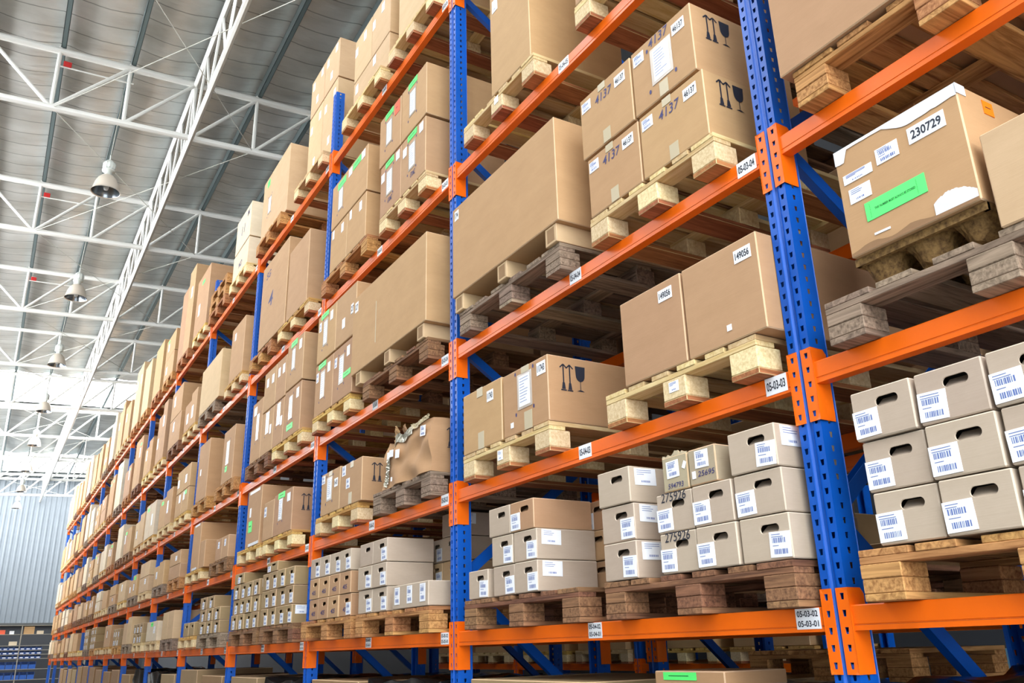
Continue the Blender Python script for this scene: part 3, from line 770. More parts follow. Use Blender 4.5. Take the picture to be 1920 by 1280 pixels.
# third shelf
z = deck(2)
P(2, 2, 'left', -5.515, -4.55, 'gold')
for r in range(2):
    for c in range(2):
        a, b = (((-5.495, -5.005), (-4.998, -4.51)), ((-5.495, -4.985), (-4.98, -4.475)))[r][c]; zz = (z+.002, 4.095) if r == 0 else (4.11, 4.59)
        o = carton(a, b, *zz, Y0, .62, f"brown carton with labels, {['lower', 'upper'][r]} {['left', 'right'][c]} of four, {LEVW[2]}, second bay", mat='kraft_red' if c else 'kraft'); W, D, H = o['size']
        if (r, c) != (1, 1): decal(o, 'green', 'f', -.06 if c == 0 else .1, H*(.94 if c == 0 else .40), .2, .05, -.02)
        if (r, c) == (1, 1): decal(o, 'num:27', 'f', .17, H*.52, .08, .09); decal(o, 'blank', 'f', -.05, H*.38, .07, .09)
        else: decal(o, 'doc', 'f', -.03, H*.55, .12, .26, 0, r); decal(o, 'blank', 'f', .13, H*.8, .07, .09); decal(o, 'ship', 'f', -.18, H*.75, .06, .09)
P(2, 2, 'right', -4.255, -3.03, 'brown')
o = carton(-4.465, -3.005, z+.11, 4.395, Y0-.03, .85, 'very long plain carton on cardboard skids, third shelf, second bay', mat='kraft'); W, D, H = o['size']
skid(o, (-.58, .02, .62), .108); decal(o, 'num:127', 'f', -W*.44, H*.86, .07, .09); decal(o, 'tape', 'f', -.2, H*.45, .01, .35)
# fourth shelf
z = deck(3)
P(3, 2, 'left', -5.47, -4.27, 'orange')
for q, (a, b) in enumerate(((-5.25, -4.80), (-4.794, -4.325))):
    o = carton(a, b, z+.004, 5.40, Y0, .7, f"plain carton, lower {['left', 'right'][q]} under the wide green-labelled one, second bay"); W, D, H = o['size']
    decal(o, 'blank', 'f', .1, H*.8, .06, .09); decal(o, 'blank', 'f', -.15, H*.86, .05, .09)
o = carton(-5.265, -4.325, 5.412, 5.885, Y0, .7, 'wide carton with two green labels, fourth shelf, left pallet, second bay'); W, D, H = o['size']
decal(o, 'green', 'f', -.2, H*.86, .22, .07, -.02); decal(o, 'green', 'f', .2, H*.88, .2, .07, -.02); decal(o, 'doc', 'f', -.22, H*.52, .13, .24, 0, 1); decal(o, 'blank', 'f', .36, H*.88, .09, .08); decal(o, 'blank', 'f', .03, H*.86, .09, .08)
P(3, 2, 'right', -3.995, -3.09, 'new')
for r in range(2):
    for c in range(2):
        a, b = (((-4.0, -3.565), (-3.56, -3.10)), ((-4.045, -3.585), (-3.575, -3.09)))[r][c]; zz = (z+.002, 5.44) if r == 0 else (5.452, 5.93)
        o = carton(a, b, *zz, Y0, .7, f"carton with document pouch, {['lower', 'upper'][r]} {['left', 'right'][c]} of four, fourth shelf, second bay", mat='kraft_red' if r == 0 else 'kraft'); W, D, H = o['size']
        decal(o, 'green', 'f', -.02, H*.93, .17, .055, -.02); decal(o, 'doc', 'f', -.02, H*.55, .13, .24, 0, c+1)
        if r == 0: decal(o, 'blank', 'f', .15, H*.87, .07, .08); decal(o, 'blank', 'f', -.16, H*.75, .07, .08); decal(o, 'hand:GRMZ', 'f', .0, H*.2, .1, .05)
        elif c == 0: decal(o, 'redlab', 'f', .15, H*.85, .10, .12)
# top shelf
z = deck(4)
P(4, 2, 'left', -5.085, -4.09, 'new', y0=-.08)
for r in range(2):
    for c in range(2):
        if r == 0 and c == 1: continue
        a, b = ((-4.95, -4.03),)[0] if r == 0 else ((-4.95, -4.49), (-4.485, -4.03))[c]
        zz = (z+.002, 6.93) if r == 0 else (6.935, 7.45)
        o = carton(a, b, *zz, -.02, .8, ["wide carton under two others, top shelf, left pallet, second bay", f"upper {['left', 'right'][c]} carton on the wide one, top shelf, second bay"][r], mat='kraft_pale'); W, D, H = o['size']
        decal(o, 'blank', 'f', -W*.4, H*.7, .07, .1); decal(o, 'blank', 'f', W*.1, H*.8, .07, .1)
P(4, 2, 'right', -3.90, -2.98, 'new')
o = carton(-3.80, -3.0, z+.002, 7.4, Y0+.05, .8, 'carton on the top shelf cut by the upper frame edge, second bay, right pallet', mat='kraft_pale')

# ---- third and fourth bay, measured more roughly
def B(lv, bay, slot, a, b, z0, z1, desc, mat='kraft', y0=Y0, d=.75, dec=()):
    o = carton(a, b, z0, z1, y0, d, f"{desc}, {LEVW[lv]}, {BAYW[bay]}", mat=mat); W, D, H = o['size']
    for (k, u, v, w, h) in dec: decal(o, k, 'f' if k != 'fragile' else 's', u*W if k != 'fragile' else .18, v*H, w, h)
    return o
P(4, 3, 'right', -6.66, -5.68, 'new'); z = deck(4)
for r, zz in enumerate(((z+.002, 7.55), (7.562, 8.08))):
    for c, (a, b) in enumerate(((-6.66, -6.17), (-6.16, -5.675))):
        B(4, 3, 'right', a, b, *zz, f"pale carton, {['lower', 'upper'][r]} {['left', 'right'][c]} of four on right pallet", 'kraft_pale', .05, .8, (('blank', -.3, .8, .07, .1), ('blank', .3, .85, .07, .1), ('blank', 0, .3, .07, .1)))
P(4, 3, 'left', -8.3, -7.2, 'orange')
B(4, 3, 'left', -8.33, -7.15, z+.01, 7.52, 'long carton with a green mark, left pallet', 'kraft_pale', -.03, .9, (('green', -.3, .9, .12, .1), ('doc', -.2, .5, .14, .25)))
P(3, 3, 'left', -8.15, -7.2, 'orange'); P(3, 3, 'right', -6.95, -5.85, 'gold'); z = deck(3)
B(3, 3, 'left', -7.80, -6.72, z+.01, 6.03, 'tall carton with handwriting, left pallet', 'kraft_red', d=.8, dec=(('hand:4', -.1, .5, .2, .2), ('hand:SG', -.25, .85, .2, .1)))
B(3, 3, 'right', -6.66, -5.95, z+.002, 5.78, 'large plain carton leaning over its pallet, right pallet', 'kraft_red', d=.8)
P(2, 3, 'left', -7.95, -6.98, 'brown'); P(2, 3, 'right', -6.85, -5.82, 'gold'); z = deck(2)
B(2, 3, 'left', -7.78, -7.35, z+.002, 4.30, 'tall narrow carton, first from the left', 'kraft', d=.6, dec=(('doc', .1, .55, .1, .3), ('blank', -.2, .85, .12, .1)))
for c, (a, b) in enumerate(((-7.34, -6.88), (-6.87, -6.50))):
    B(2, 3, 'left', a, b, z+.002, 4.08, f"carton with pouch, {['second', 'third'][c]} from the left", 'kraft_red', d=.6, dec=(('doc', 0, .7, .12, .24), ('blank', .3, .5, .06, .1)))
    B(2, 3, 'left', a, b, 4.09, 4.55, f"carton stacked above the {['second', 'third'][c]} from the left", 'kraft_red', d=.6, dec=(('blank', -.2, .7, .08, .1), ('blank', .25, .7, .08, .1)))
for r, zz in enumerate(((z+.002, 4.10), (4.112, 4.61))):
    B(2, 3, 'right', -6.48, -5.93, *zz, f"{['lower', 'upper'][r]} carton with green label at the right end", 'kraft_red', d=.62, dec=(('green', -.1, .95 if r else .2, .2, .06), ('doc', -.1, .6, .12, .24), ('blank', .3, .8, .08, .1)))
P(1, 3, 'left', -8.0, -7.05, 'gold'); P(1, 3, 'right', -6.95, -5.95, 'gold'); z = deck(1)
B(1, 3, 'left', -7.68, -7.12, z+.002, 3.27, 'carton with a round green sticker, left pallet', 'kraft_red', d=.6, dec=(('green', -.2, .35, .14, .12), ('whitetape', 0, .95, .4, .03), ('whitetape', .1, .03, .4, .03), ('blank', -.25, .6, .06, .1)))
B(1, 3, 'left', -7.0, -6.62, z+.002, 3.04, 'carton between the green-marked ones', 'kraft_red', d=.6, dec=(('ship', -.3, .75, .08, .1),))
B(1, 3, 'right', -6.615, -6.0, z+.002, 3.06, 'carton with arrow symbols and green label, right pallet', 'kraft_red', d=.62, dec=(('green', -.1, .93, .22, .06), ('doc', -.12, .6, .13, .22), ('blank', .3, .8, .1, .08), ('fragile', 0, .66, .2, .16)))
P(0, 3, 'left', -8.1, -6.95, 'brown'); P(0, 3, 'right', -6.85, -5.75, 'brown'); z = deck(0)+.004
for c in range(4):
    for r in range(3):
        crate(-8.02+c*.27, -7.755+c*.27, *row(r, .158), f"small handled carton, {RW[r]} row, {['first', 'second', 'third', 'fourth'][c]} column, {where(0,3,'left')}", lab='m', mat='tan', d=.33, side=c == 3)
for c in range(4):
    for r in range(3):
        crate(-6.86+c*.262, -6.602+c*.262, *row(r, .166), f"small handled carton, {RW[r]} row, {['first', 'second', 'third', 'fourth'][c]} column, {where(0,3,'right')}", lab='r', mat='tan', d=.34, side=c == 3 and r == 0)
crate(-6.7, -6.35, z+.500, z+.500+.09, f"single carton on top of the rows, {where(0,3,'right')}", lab='l', mat='tan', d=.4)
crate(-7.98, -7.6, z+.476, z+.476+.11, f"single carton on top of the rows, {where(0,3,'left')}", lab='m', mat='tan', d=.4)
# fourth bay
P(4, 4, 'right', -9.75, -8.8, 'new'); z = deck(4)
B(4, 4, 'right', -9.9, -9.02, z+.002, 7.08, 'white-wrapped carton, lower one on right pallet', 'kraft_cream', -.02, .8, (('hand:NO', 0, .5, .2, .1),))
B(4, 4, 'right', -9.86, -9.02, 7.09, 7.64, 'white-wrapped carton with black marks, upper one on right pallet', 'kraft_cream', -.02, .8, (('hand:11', 0, .5, .2, .15), ('hand:M', .3, .8, .1, .1)))
P(4, 4, 'left', -11.1, -10.0, 'orange'); P(4, 4, 'left rear', -10.95, -10.1, 'orange', y0=.1) if False else None
for r in range(2): pallet(-11.1+.05*r, -10.02+.05*r, BT[4]+(PH+.003)*(r+1)+.003, f"orange-brown empty pallet, {['second', 'third'][r]} of the pile on top shelf, fourth bay", 'orange', False)
P(3, 4, 'right', -9.45, -8.5, 'gold'); P(3, 4, 'left', -11.12, -10.0, 'grey'); z = deck(3)
B(3, 4, 'right', -9.25, -8.55, z+.002, 5.72, 'plain tall carton with one sticker, right pallet', 'kraft', d=.8, dec=(('blank', -.2, .8, .08, .1),))
B(3, 4, 'left', -11.1, -9.80, z+.002, 5.66, 'very wide pale carton, left pallet', 'kraft_pale', d=.85)
P(2, 4, 'right', -9.5, -8.47, 'orange'); P(2, 4, 'left', -10.95, -9.95, 'orange'); z = deck(2)
B(2, 4, 'left', -10.72, -10.05, z+.002, 4.42, 'carton facing the aisle, left pallet', 'kraft', d=.8, dec=(('blank', -.2, .5, .07, .09),))
B(2, 4, 'right', -9.18, -8.60, z+.002, 4.28, 'carton with white document pouches, right pallet', 'kraft', d=.6, dec=(('doc', -.05, .55, .16, .3), ('green', -.1, .25, .1, .07)))
P(1, 4, 'right', -9.4, -8.47, 'brown'); P(1, 4, 'left', -10.9, -9.9, 'gold'); z = deck(1)
B(1, 4, 'left', -10.6, -10.1, z+.002, 3.27, 'carton with an orange strip on its side, left pallet', 'kraft', d=.7, dec=(('whitetape', 0, .97, .3, .03), ('whitetape', 0, .03, .3, .03)))
decal(_ := bpy.data.objects[-1] if False else B(1, 4, 'left', -10.05, -9.75, z+.002, 3.0, 'plain carton beside the orange-striped one, left pallet', 'kraft', d=.6), 'redlab', 's', .3, .3, .03, .2)
for c, (a, b) in enumerate(((-9.12, -8.80), (-8.79, -8.47))):
    B(1, 4, 'right', a, b, z+.002, 2.91, f"small carton, {['left', 'right'][c]} of two, right pallet", 'kraft_red', d=.5, dec=(('ship', 0, .7, .08, .08),))
P(0, 4, 'right', -9.75, -8.5, 'grey'); P(0, 4, 'left', -10.95, -9.95, 'gold'); z = deck(0)+.004
for c in range(3):
    for r in range(3 if c < 2 else 2):
        crate(-9.68+c*.36, -9.33+c*.36, *row(r, .146), f"carton with white label, {RW[r]} row, {CW3[c]} column, {where(0,4,'right')}", lab='m', mat='tan', d=.5, side=False)
for c in range(2): crate(-10.65+c*.34, -10.32+c*.34, z, z+.17, f"handled carton, {['left', 'right'][c]} of two, {where(0,4,'left')}", lab=None, mat='tan', d=.4)

# ---- farther bays: every pallet and box its own object
heights = [(.25, .55), (.35, .52), (.5, .78), (.55, 1.15), (.85, 1.45)]
sts = ['new', 'gold', 'orange', 'brown', 'grey', 'gold']
mats = ['kraft', 'kraft_red', 'kraft_pale', 'kraft', 'kraft_cream']
for bay in range(5, NB+1):
    xr = -(bay-1)*L-.1
    for lv in range(5):
        for slot in range(2):
            sl = ['right', 'left'][slot]
            pw = rnd.choice((.98, 1.05, 1.12)); a1 = xr-slot*1.32-rnd.uniform(0, .08); a0 = a1-pw
            st = rnd.choice(sts); P(lv, bay, sl, a0, a1, st)
            if rnd.random() < .04: continue
            lo, hi = heights[lv]; h = rnd.uniform(lo, hi)
            if lv == 4 and bay == 5: h = (1.05, 1.6)[slot]
            z0 = deck(lv)+.002; bw = pw*rnd.uniform(.84, 1.02); x0 = a0+(pw-bw)/2
            mode = rnd.choice(['one', 'two', 'two', 'quad', 'stack']) if lv else rnd.choice(['grid', 'grid', 'two', 'one'])
            if bay > 9 and mode in ('grid', 'quad'): mode = 'two'
            wl = f"{sl} pallet, {LEVW[lv]}, {BAYW[bay]}"
            wm = rnd.choice(mats)
            def D(o):
                if bay > 9: return
                W, DD, H = o['size']
                if rnd.random() < .6: decal(o, rnd.choice(['doc', 'wide', 'blank']), 'f', W*rnd.uniform(-.25, .25), H*rnd.uniform(.4, .75), min(.13, W*.4), min(.2, H*.35), 0, 1)
                if rnd.random() < .22: decal(o, 'green', 'f', 0, H*.85, min(.2, W*.6), .06)
            if mode == 'one': D(carton(x0, x0+bw, z0, z0+h, Y0, .85, f"single carton filling the {wl}", mat=wm))
            elif mode == 'two':
                for c in range(2): D(carton(x0+c*bw/2+.003, x0+(c+1)*bw/2-.004, z0, z0+h*(1 if c else rnd.uniform(.8, 1.05)), Y0, .75, f"{['left', 'right'][c]} of two cartons side by side, {wl}", mat=wm))
            elif mode == 'stack':
                for c in range(2): D(carton(x0, x0+bw-.06*c, z0+c*h/2, z0+(c+1)*h/2-.004, Y0, .8, f"{['lower', 'upper'][c]} of two stacked cartons, {wl}", mat=wm))
            elif mode == 'quad':
                for c in range(4): D(carton(x0+(c % 2)*bw/2, x0+(c % 2+1)*bw/2, z0+(c//2)*h/2, z0+(c//2+1)*h/2-.004, Y0, .7, f"{['lower left', 'lower right', 'upper left', 'upper right'][c]} of four cartons, {wl}", mat=wm))
            else:
                nc, nr = 3, rnd.choice((2, 3))
                for c in range(nc):
                    for r in range(nr):
                        o = crate(x0+c*bw/nc+.004, x0+(c+1)*bw/nc-.006, z0+r*.16, z0+r*.16+.157, f"small carton, {RW[r]} row, {CW3[c]} column, {wl}", lab='m', mat='tan', d=.4)

# ------------------------------------------------------------------ floor-level goods under the lowest crossbars
def lumpy(w, d, h, mat, seed, amp=.05):
    mb = MB(); n = 16
    def dp(x, y, zz):
        v = Vector((x, y, zz)); q = Vector((x*4+seed*3.7, y*4, zz*4)); t = .25+.75*zz/h
        k = noise.noise_vector(q)*amp*t+noise.noise_vector(q*3.1)*amp*.3*t
        return tuple(v+k) if zz > 0 else (x, y, 0)
    def face(f):
        i = len(mb.v)
        for a in range(n+1):
            for b in range(n+1): mb.v.append(dp(*f(a/n, b/n)))
        for a in range(n):
            for b in range(n): mb.f.append((i+a*(n+1)+b, i+(a+1)*(n+1)+b, i+(a+1)*(n+1)+b+1, i+a*(n+1)+b+1)); mb.m.append(mb.mi(mat))
    face(lambda a, b: (-w/2+w*a, 0, h*b)); face(lambda a, b: (w/2, d*a, h*b)); face(lambda a, b: (-w/2, d*(1-a), h*b)); face(lambda a, b: (w/2-w*a, d, h*b)); face(lambda a, b: (-w/2+w*a, d*b, h)); face(lambda a, b: (-w/2+w*a, d*(1-b), 0))
    return mb.mesh('wrapped_goods', True)
def floor_load(x0, x1, bay, slot, kind, top, y0=-.02, mat='kraft_red', extra=''):
    sl = ['right', 'left'][slot]
    pallet(x0, x1, 0, f"{STW['brown']} pallet on the floor, {sl} one, {BAYW[bay]}", 'brown', bay <= 1, y0=y0, group='pallets on the floor under the rack')
    w = x1-x0-.04; g = 'goods on floor pallets under the rack'
    if kind == 'wrap':
        o = obj('wrapped_goods', lumpy(w, 1.0, top-PH, 'plastic', bay*2+slot), None, ((x0+x1)/2, y0+.03, PH)); tag(o, f"black plastic-wrapped goods on {sl} floor pallet, {BAYW[bay]}", 'wrapped goods', g)
    else:
        n = 2; hh = (top-PH)/n
        for k in range(n):
            o = carton(x0+.02, x1-.02, PH+.002+k*hh, PH+k*hh+hh-.002, y0+.01, .95, f"{['lower', 'upper'][k]} {extra}carton on {sl} floor pallet, {BAYW[bay]}", mat=mat)
            if k and extra: decal(o, 'green', 'f', -.25, .52, .35, .06)
floor_load(-.02+.1, 1.2, 0, 1, 'wrap', 1.42)
floor_load(-1.22, -.14, 1, 0, 'wrap', 1.34); floor_load(-2.6, -1.42, 1, 1, 'box', 1.40, mat='tan')
floor_load(-4.15, -3.0, 2, 0, 'wrap', 1.36); floor_load(-5.4, -4.3, 2, 1, 'box', 1.36, mat='flap')
for b in range(3, 12):
    for s in range(2):
        x1 = -(b-1)*L-.12-s*1.33; floor_load(x1-1.08, x1, b, s, 'wrap' if (b+s) % 3 == 0 and b < 7 else 'box', rnd.uniform(1.3, 1.44), mat=rnd.choice(['tan', 'flap', 'flap']))
o = carton(-1.02, -.6, 1.39, 1.45, .04, .34, 'shallow carton with bright green label lying on wrapped goods, lower right', mat='kraft'); decal(o, 'green', 'f', -.05, .035, .2, .03)

# ------------------------------------------------------------------ second rack standing back to back
Y2 = 1.5
for i in range(1, 6): frame(-(i-1)*L, 6.53, Y2, f"blue upright frame of the rear rack, behind the {['', 'nearest', 'second', 'third', 'fourth', 'fifth'][i]} front post", 'blue upright frames of the rear rack')
for b in range(1, 5):
    for lv in range(4):
        crossbar(b, lv, Y2, False, f"orange crossbar of the rear rack behind the {LEVW[lv]}, {BAYW[b]}", 'orange crossbars of the rear rack', False)
        for s in range(2):
            if b > 3 and lv: continue
            x1 = -(b-1)*L-.12-s*1.33; st = rnd.choice(['grey', 'brown', 'brown'])  # dark timbers chosen to paint in the rear rack's shade
            pallet(x1-1.1, x1, BT[lv]+.0015, f"{STW[st]} pallet on the rear rack behind the {LEVW[lv]}, {['right', 'left'][s]} side, {BAYW[b]}", st, False, y0=Y2-.06, group='wooden pallets on the rear rack')
            hh = rnd.uniform(*heights[lv])*.95
            if (b, lv, s) in ((1, 1, 1), (1, 0, 0)): hh = .2
            o = carton(x1-1.05, x1-.06, deck(lv)+.002, deck(lv)+hh, Y2-.05, .9, f"carton on the rear rack behind the {LEVW[lv]}, {['right', 'left'][s]} side, {BAYW[b]}", mat='flap')  # darker board paints in the shade of the rear rack
for b in range(1, 4):
    for s in range(2):
        x1 = -(b-1)*L-.12-s*1.33
        pallet(x1-1.1, x1, 0, f"floor pallet of the rear rack, {['right', 'left'][s]} side, {BAYW[b]}", 'brown', False, y0=Y2-.05, group='floor pallets of the rear rack')
        o = obj('wrapped_goods', lumpy(1.04, 1.0, 1.15, 'plastic', b*5+s, .03), None, (x1-.55, Y2-.02, PH)); tag(o, f"grey film-wrapped goods at the foot of the rear rack, {['right', 'left'][s]} side, {BAYW[b]}", 'wrapped goods', 'wrapped goods under the rear rack')
pallet(-1.9, -.82, 1.345, 'empty pallet lying on wrapped goods under the rear rack, lower right', 'orange', False, y0=Y2-.02, d=.8, group='floor pallets of the rear rack')

# ------------------------------------------------------------------ the next rack, seen under the lowest crossbar
Y3 = 4.3
for i in (2, 3, 4, 5): 
    t = empty('rack_upright_frame', (-(i-1)*L-.9, Y3, 0)); tag(t, f"blue post of the distant rack seen low under the crossbars, {['', '', 'nearest', 'second', 'third', 'fourth'][i]}", 'rack frame', 'posts of the distant rack')
    pm = cached(('post', 3.2, False), lambda: post_mesh(3.2, False)); obj('post', pm, t); obj('post', pm, t, (0, .9, 0), (0, 0, PI))
for b in (2, 3, 4):
    t = obj('rack_crossbar', cached('bar', bar_mesh), None, (-b*L-.9, Y3, 1.27)); conns(t, -.135); t['size'] = (0, .05, .08)
    tag(t, f"orange crossbar of the distant rack seen low, {['', '', 'nearest', 'second', 'third'][b]}", 'shelf crossbar', 'crossbars of the distant rack')
    for q in range(2):
        x1 = -(b-1)*L-1.0-q*1.3
        pallet(x1-1.1, x1, 1.3515, f"pallet on the distant rack seen low under the crossbars, {['right', 'left'][q]} of pair {['', '', 'one', 'two', 'three'][b]}", rnd.choice(['new', 'gold', 'new']), False, y0=Y3-.06, d=1.0, group='pallets of the distant rack')
        carton(x1-1.05, x1-.05, 1.51, 2.1, Y3-.05, .85, f"carton on the distant rack behind the crossbars, {['right', 'left'][q]} of pair {['', '', 'one', 'two', 'three'][b]}")

# ------------------------------------------------------------------ building
def struct(name, mb, smooth=False, loc=(0, 0, 0)):
    o = obj(name, mb.mesh(name, smooth), None, loc); o['kind'] = 'structure'; return o
XE = -52.
mb = MB(); mb.box(XE-1, 40, -40, 14, -.2, 0, 'floor'); struct('floor', mb)
def roofz(y): return 11.0+.042*(y+.6)
SKY = [(-35.8, -31.4), (-50.8, -45.6), (-7.8, -4.0), (1.5, 7.5)]  # last two strips are unseen, added to brighten the near racks
RY0, RY1 = -9., 5.6
edges = sorted([XE-.3, 9.]+[v for s in SKY for v in s])
mb = MB()
for a, b in zip(edges, edges[1:]):
    if (a, b) in SKY: continue
    nx = max(2, int((b-a)/.6)); ys = [RY0+(RY1-RY0)*q/96 for q in range(97)]; base = len(mb.v)
    for k in range(nx+1):
        x = a+(b-a)*k/nx
        for y in ys:
            ph = ((y+.60)/1.06) % 1.0
            sag = .07*math.sin(PI*ph)*(1+.5*noise.noise(Vector((x*.9, y*.5, 3))))
            mb.v.append((x, y, roofz(y)+.335-sag+.012*noise.noise(Vector((x*2.3, y*2.3, 9)))))
    for k in range(nx):
        for q in range(96):
            i0 = base+k*97+q; mb.f.append((i0, i0+1, i0+98, i0+97)); mb.m.append(mb.mi('foil'))
    za, zb = roofz(RY0)+.45, roofz(RY1)+.45
    mb.poly([(a, RY0, za), (b, RY0, za), (b, RY1, zb), (a, RY1, zb)], 'steel')
struct('ceiling', mb, True)
for k, (a, b) in enumerate(SKY):
    mb = MB(); n = 12
    for q in range(n):
        y0, y1 = RY0+(RY1-RY0)*q/n, RY0+(RY1-RY0)*(q+1)/n
        mb.poly([(a, y0, roofz(y0)+.34), (a, y1, roofz(y1)+.34), (b, y1, roofz(y1)+.34), (b, y0, roofz(y0)+.34)], 'skylight_far' if a < -20 else 'skylight' if y1 < 1.5 else 'foil')
    o = struct(f'window_{k+1}', mb)
# end wall of vertical cladding
mb = MB(); y = -9.; step = .26
while y < 5.6:
    pr = [(y, 0), (y+.05, .03), (y+.09, .03), (y+.14, 0), (y+step, 0)]
    for (p, q), (r, s) in zip(pr, pr[1:]): mb.poly([(XE+q, p, 3.5), (XE+s, r, 3.5), (XE+s, r, 11.6), (XE+q, p, 11.6)], 'cladding')
    y += step
struct('wall_end', mb)
mb = MB(); mb.box(XE-.1, XE+.02, -9, 5.6, 0, 3.4, 'innerwall'); struct('wall_end_base', mb)
mb = MB(); mb.box(XE-.1, XE+.12, -9, 5.6, 3.38, 3.52, 'darkbin'); struct('trim_1', mb)
mb = MB(); mb.box(XE, 9, 5.6, 5.8, 0, 11.8, 'innerwall'); struct('wall_right', mb)
mb = MB(); mb.box(8.8, 9, 1.3, 5.8, 0, 11.8, 'innerwall'); struct('wall_near_end', mb)  # unseen wall, added to keep end daylight out of the rear aisle
mb = MB(); mb.box(XE, 9, -9.2, -9., 0, 6., 'cladding'); struct('wall_left', mb)
mb = MB(); mb.box(XE, -3.5, -6.5, -6.3, 0, 7.0, 'partition'); struct('wall_partition', mb)  # unseen wall, added to block side light from the lower shelves
mb = MB(); mb.box(XE, 9, -9.2, -9., 10.4, 11.2, 'cladding'); struct('wall_left_upper', mb)
for k in range(10):
    a = XE+k*6.1; mb = MB(); mb.box(a+.15, a+5.95, -9.15, -9.1, 6.0, 10.4, 'sidelight' if a+6 < -7 else 'cladding')  # unseen glowing band, added to brighten trusses, roof and upper shelves
    struct(f'window_{k+11}', mb); mb = MB(); mb.box(a-.15, a+.15, -9.2, -9., 6., 10.4, 'cladding'); struct(f'trim_{k+11}', mb)
mb = MB(); mb.box(-2.21, -1.3, 4.0, 4.06, 0, 1.46, 'bluepanel')
for q in range(3): mb.box(-2.06+q*.3, -2.05+q*.3, 3.99, 4.0, 0, 1.46, 'dark')
o = obj('partition_panel', mb.mesh('partition_panel'), None, (0, 0, 0)); tag(o, 'blue-grey panelled partition glimpsed behind the racks, lower right', 'partition'); o['kind'] = 'structure'
# purlins
for k in range(-7, 6):
    y = -.60+1.06*k; zz = roofz(y)+.06
    mb = MB(); x0, x1 = XE, 9
    mb.box(x0, x1, y-.004, y+.004, zz, zz+.2, 'purlin'); mb.box(x0, x1, y-.004, y+.07, zz, zz+.006, 'purlin'); mb.box(x0, x1, y-.004, y+.07, zz+.194, zz+.2, 'purlin')
    mb.box(x0, x1, y+.064, y+.07, zz, zz+.02, 'purlin'); struct(f'ceiling_purlin_{k+10}', mb)
# cross trusses
TH = 1.08
for k in range(-4, 9):
    x = -11.52-4.80*k
    mb = MB(); t = lambda y: Vector((x, y, roofz(y))); bt = lambda y: Vector((x, y, roofz(y)-TH))
    mb.tube(t(RY0), t(RY1-.2), .058, 'white', 10); mb.tube(bt(RY0), bt(RY1-.2), .055, 'white', 10)
    for j in range(-8, 6):
        y = -.60+1.06*j
        if y < RY0+.2 or y > RY1-1.3: continue
        mb.tube(t(y), bt(y), .032, 'white', 8)
        if j >= -2: mb.tube(bt(y), t(y+1.06), .032, 'white', 8)
        else: mb.tube(t(y), bt(y+1.06), .032, 'white', 8)
        mb.tube(t(y), t(y)+Vector((0, 0, .08)), .03, 'white', 6)
    struct(f'ceiling_truss_{k+5}', mb)
# lengthwise truss
mb = MB(); yL = -.60; zt = roofz(yL)-.02; x0, x1 = XE, 9
mb.tube((x0, yL, zt), (x1, yL, zt), .05, 'white', 8); mb.tube((x0, yL, zt-TH), (x1, yL, zt-TH), .05, 'white', 8)
n = 56
for k in range(n):
    a = x0+(x1-x0)*k/n; b = x0+(x1-x0)*(k+1)/n
    mb.tube((a, yL, zt), ((a+b)/2, yL, zt-TH), .024, 'white', 6); mb.tube(((a+b)/2, yL, zt-TH), (b, yL, zt), .024, 'white', 6)
struct('ceiling_truss_lengthwise', mb)
# thin tie wires between trusses
mb = MB()
for k in range(-3, 8):
    x = -11.52-4.80*k
    mb.tube((x, -2.7, roofz(-2.7)-TH), (x-4.8, .46, roofz(.46)-TH), .007, 'wire', 5); mb.tube((x, .46, roofz(.46)-TH), (x-4.8, -2.7, roofz(-2.7)-TH), .007, 'wire', 5)
struct('ceiling_tie_rods', mb)
# red detectors on the trusses
for k in range(0, 3):
    x = -11.52-4.80*k; y = -.60+1.06*(-2)+.13; zz = roofz(y)-.28
    t = empty('ceiling_detector', (x, y, zz)); tag(t, f"small red device on a white rod, on the {['nearest', 'second', 'third'][k]} roof truss", 'detector', 'red devices on the roof trusses')
    mb = MB(); mb.bbox(-.04, .04, -.06, .06, .0, .09, 'red', 'red', .006); obj('housing', mb.mesh('housing'), t)
    mb = MB(); mb.tube((0, -.13, -.01), (0, 1.0, .03), .013, 'white', 8); obj('support_rod', mb.mesh('support_rod'), t)
# high-bay lamps
def lamp_parts():
    a = MB(); a.lathe([(.001, .62), (.02, .62), (.05, .60), (.085, .56), (.10, .52), (.10, .45), (.085, .42), (.105, .415), (.105, .40), (.06, .385), (.055, .30), (.001, .30)], 'lampbody', 20)
    for t in range(12):
        q = 2*PI*t/12; a.tube((.095*math.cos(q), .095*math.sin(q), .43), (.095*math.cos(q), .095*math.sin(q), .55), .009, 'lampbody', 5)
    b = MB(); b.lathe([(.055, .32), (.10, .30), (.15, .24), (.185, .16), (.205, .07), (.225, .0), (.233, -.004), (.228, .004)], 'reflector', 28)
    b.lathe([(.226, .0), (.20, .07), (.178, .15), (.14, .23), (.05, .29), (.001, .29)], 'reflector_in', 28)
    c = MB(); c.lathe([(.001, .03), (.03, .04), (.045, .08), (.045, .16), (.025, .2), (.02, .28)], 'glassbulb', 12)
    d = MB(); d.tube((0, 0, .62), (0, 0, .72), .012, 'lampbody', 8); d.tube((0, 0, .72), (.02, .05, 1.95), .006, 'wire', 6)
    return [('gear_housing', a), ('reflector', b), ('bulb', c), ('hanging_wire', d)]
lp = [(n, m.mesh(n, True)) for n, m in lamp_parts()]
for k in range(8):
    x, y = -12.37-5.2*k, -1.72
    t = empty('pendant_lamp', (x, y, 9.0)); tag(t, f"bell-shaped high-bay lamp, {['nearest', 'second', 'third', 'fourth', 'fifth', 'sixth', 'seventh', 'farthest'][k]} in the row under the roof", 'lamp', 'high-bay lamps hanging in a row')
    for n, me in lp: obj(n, me, t)

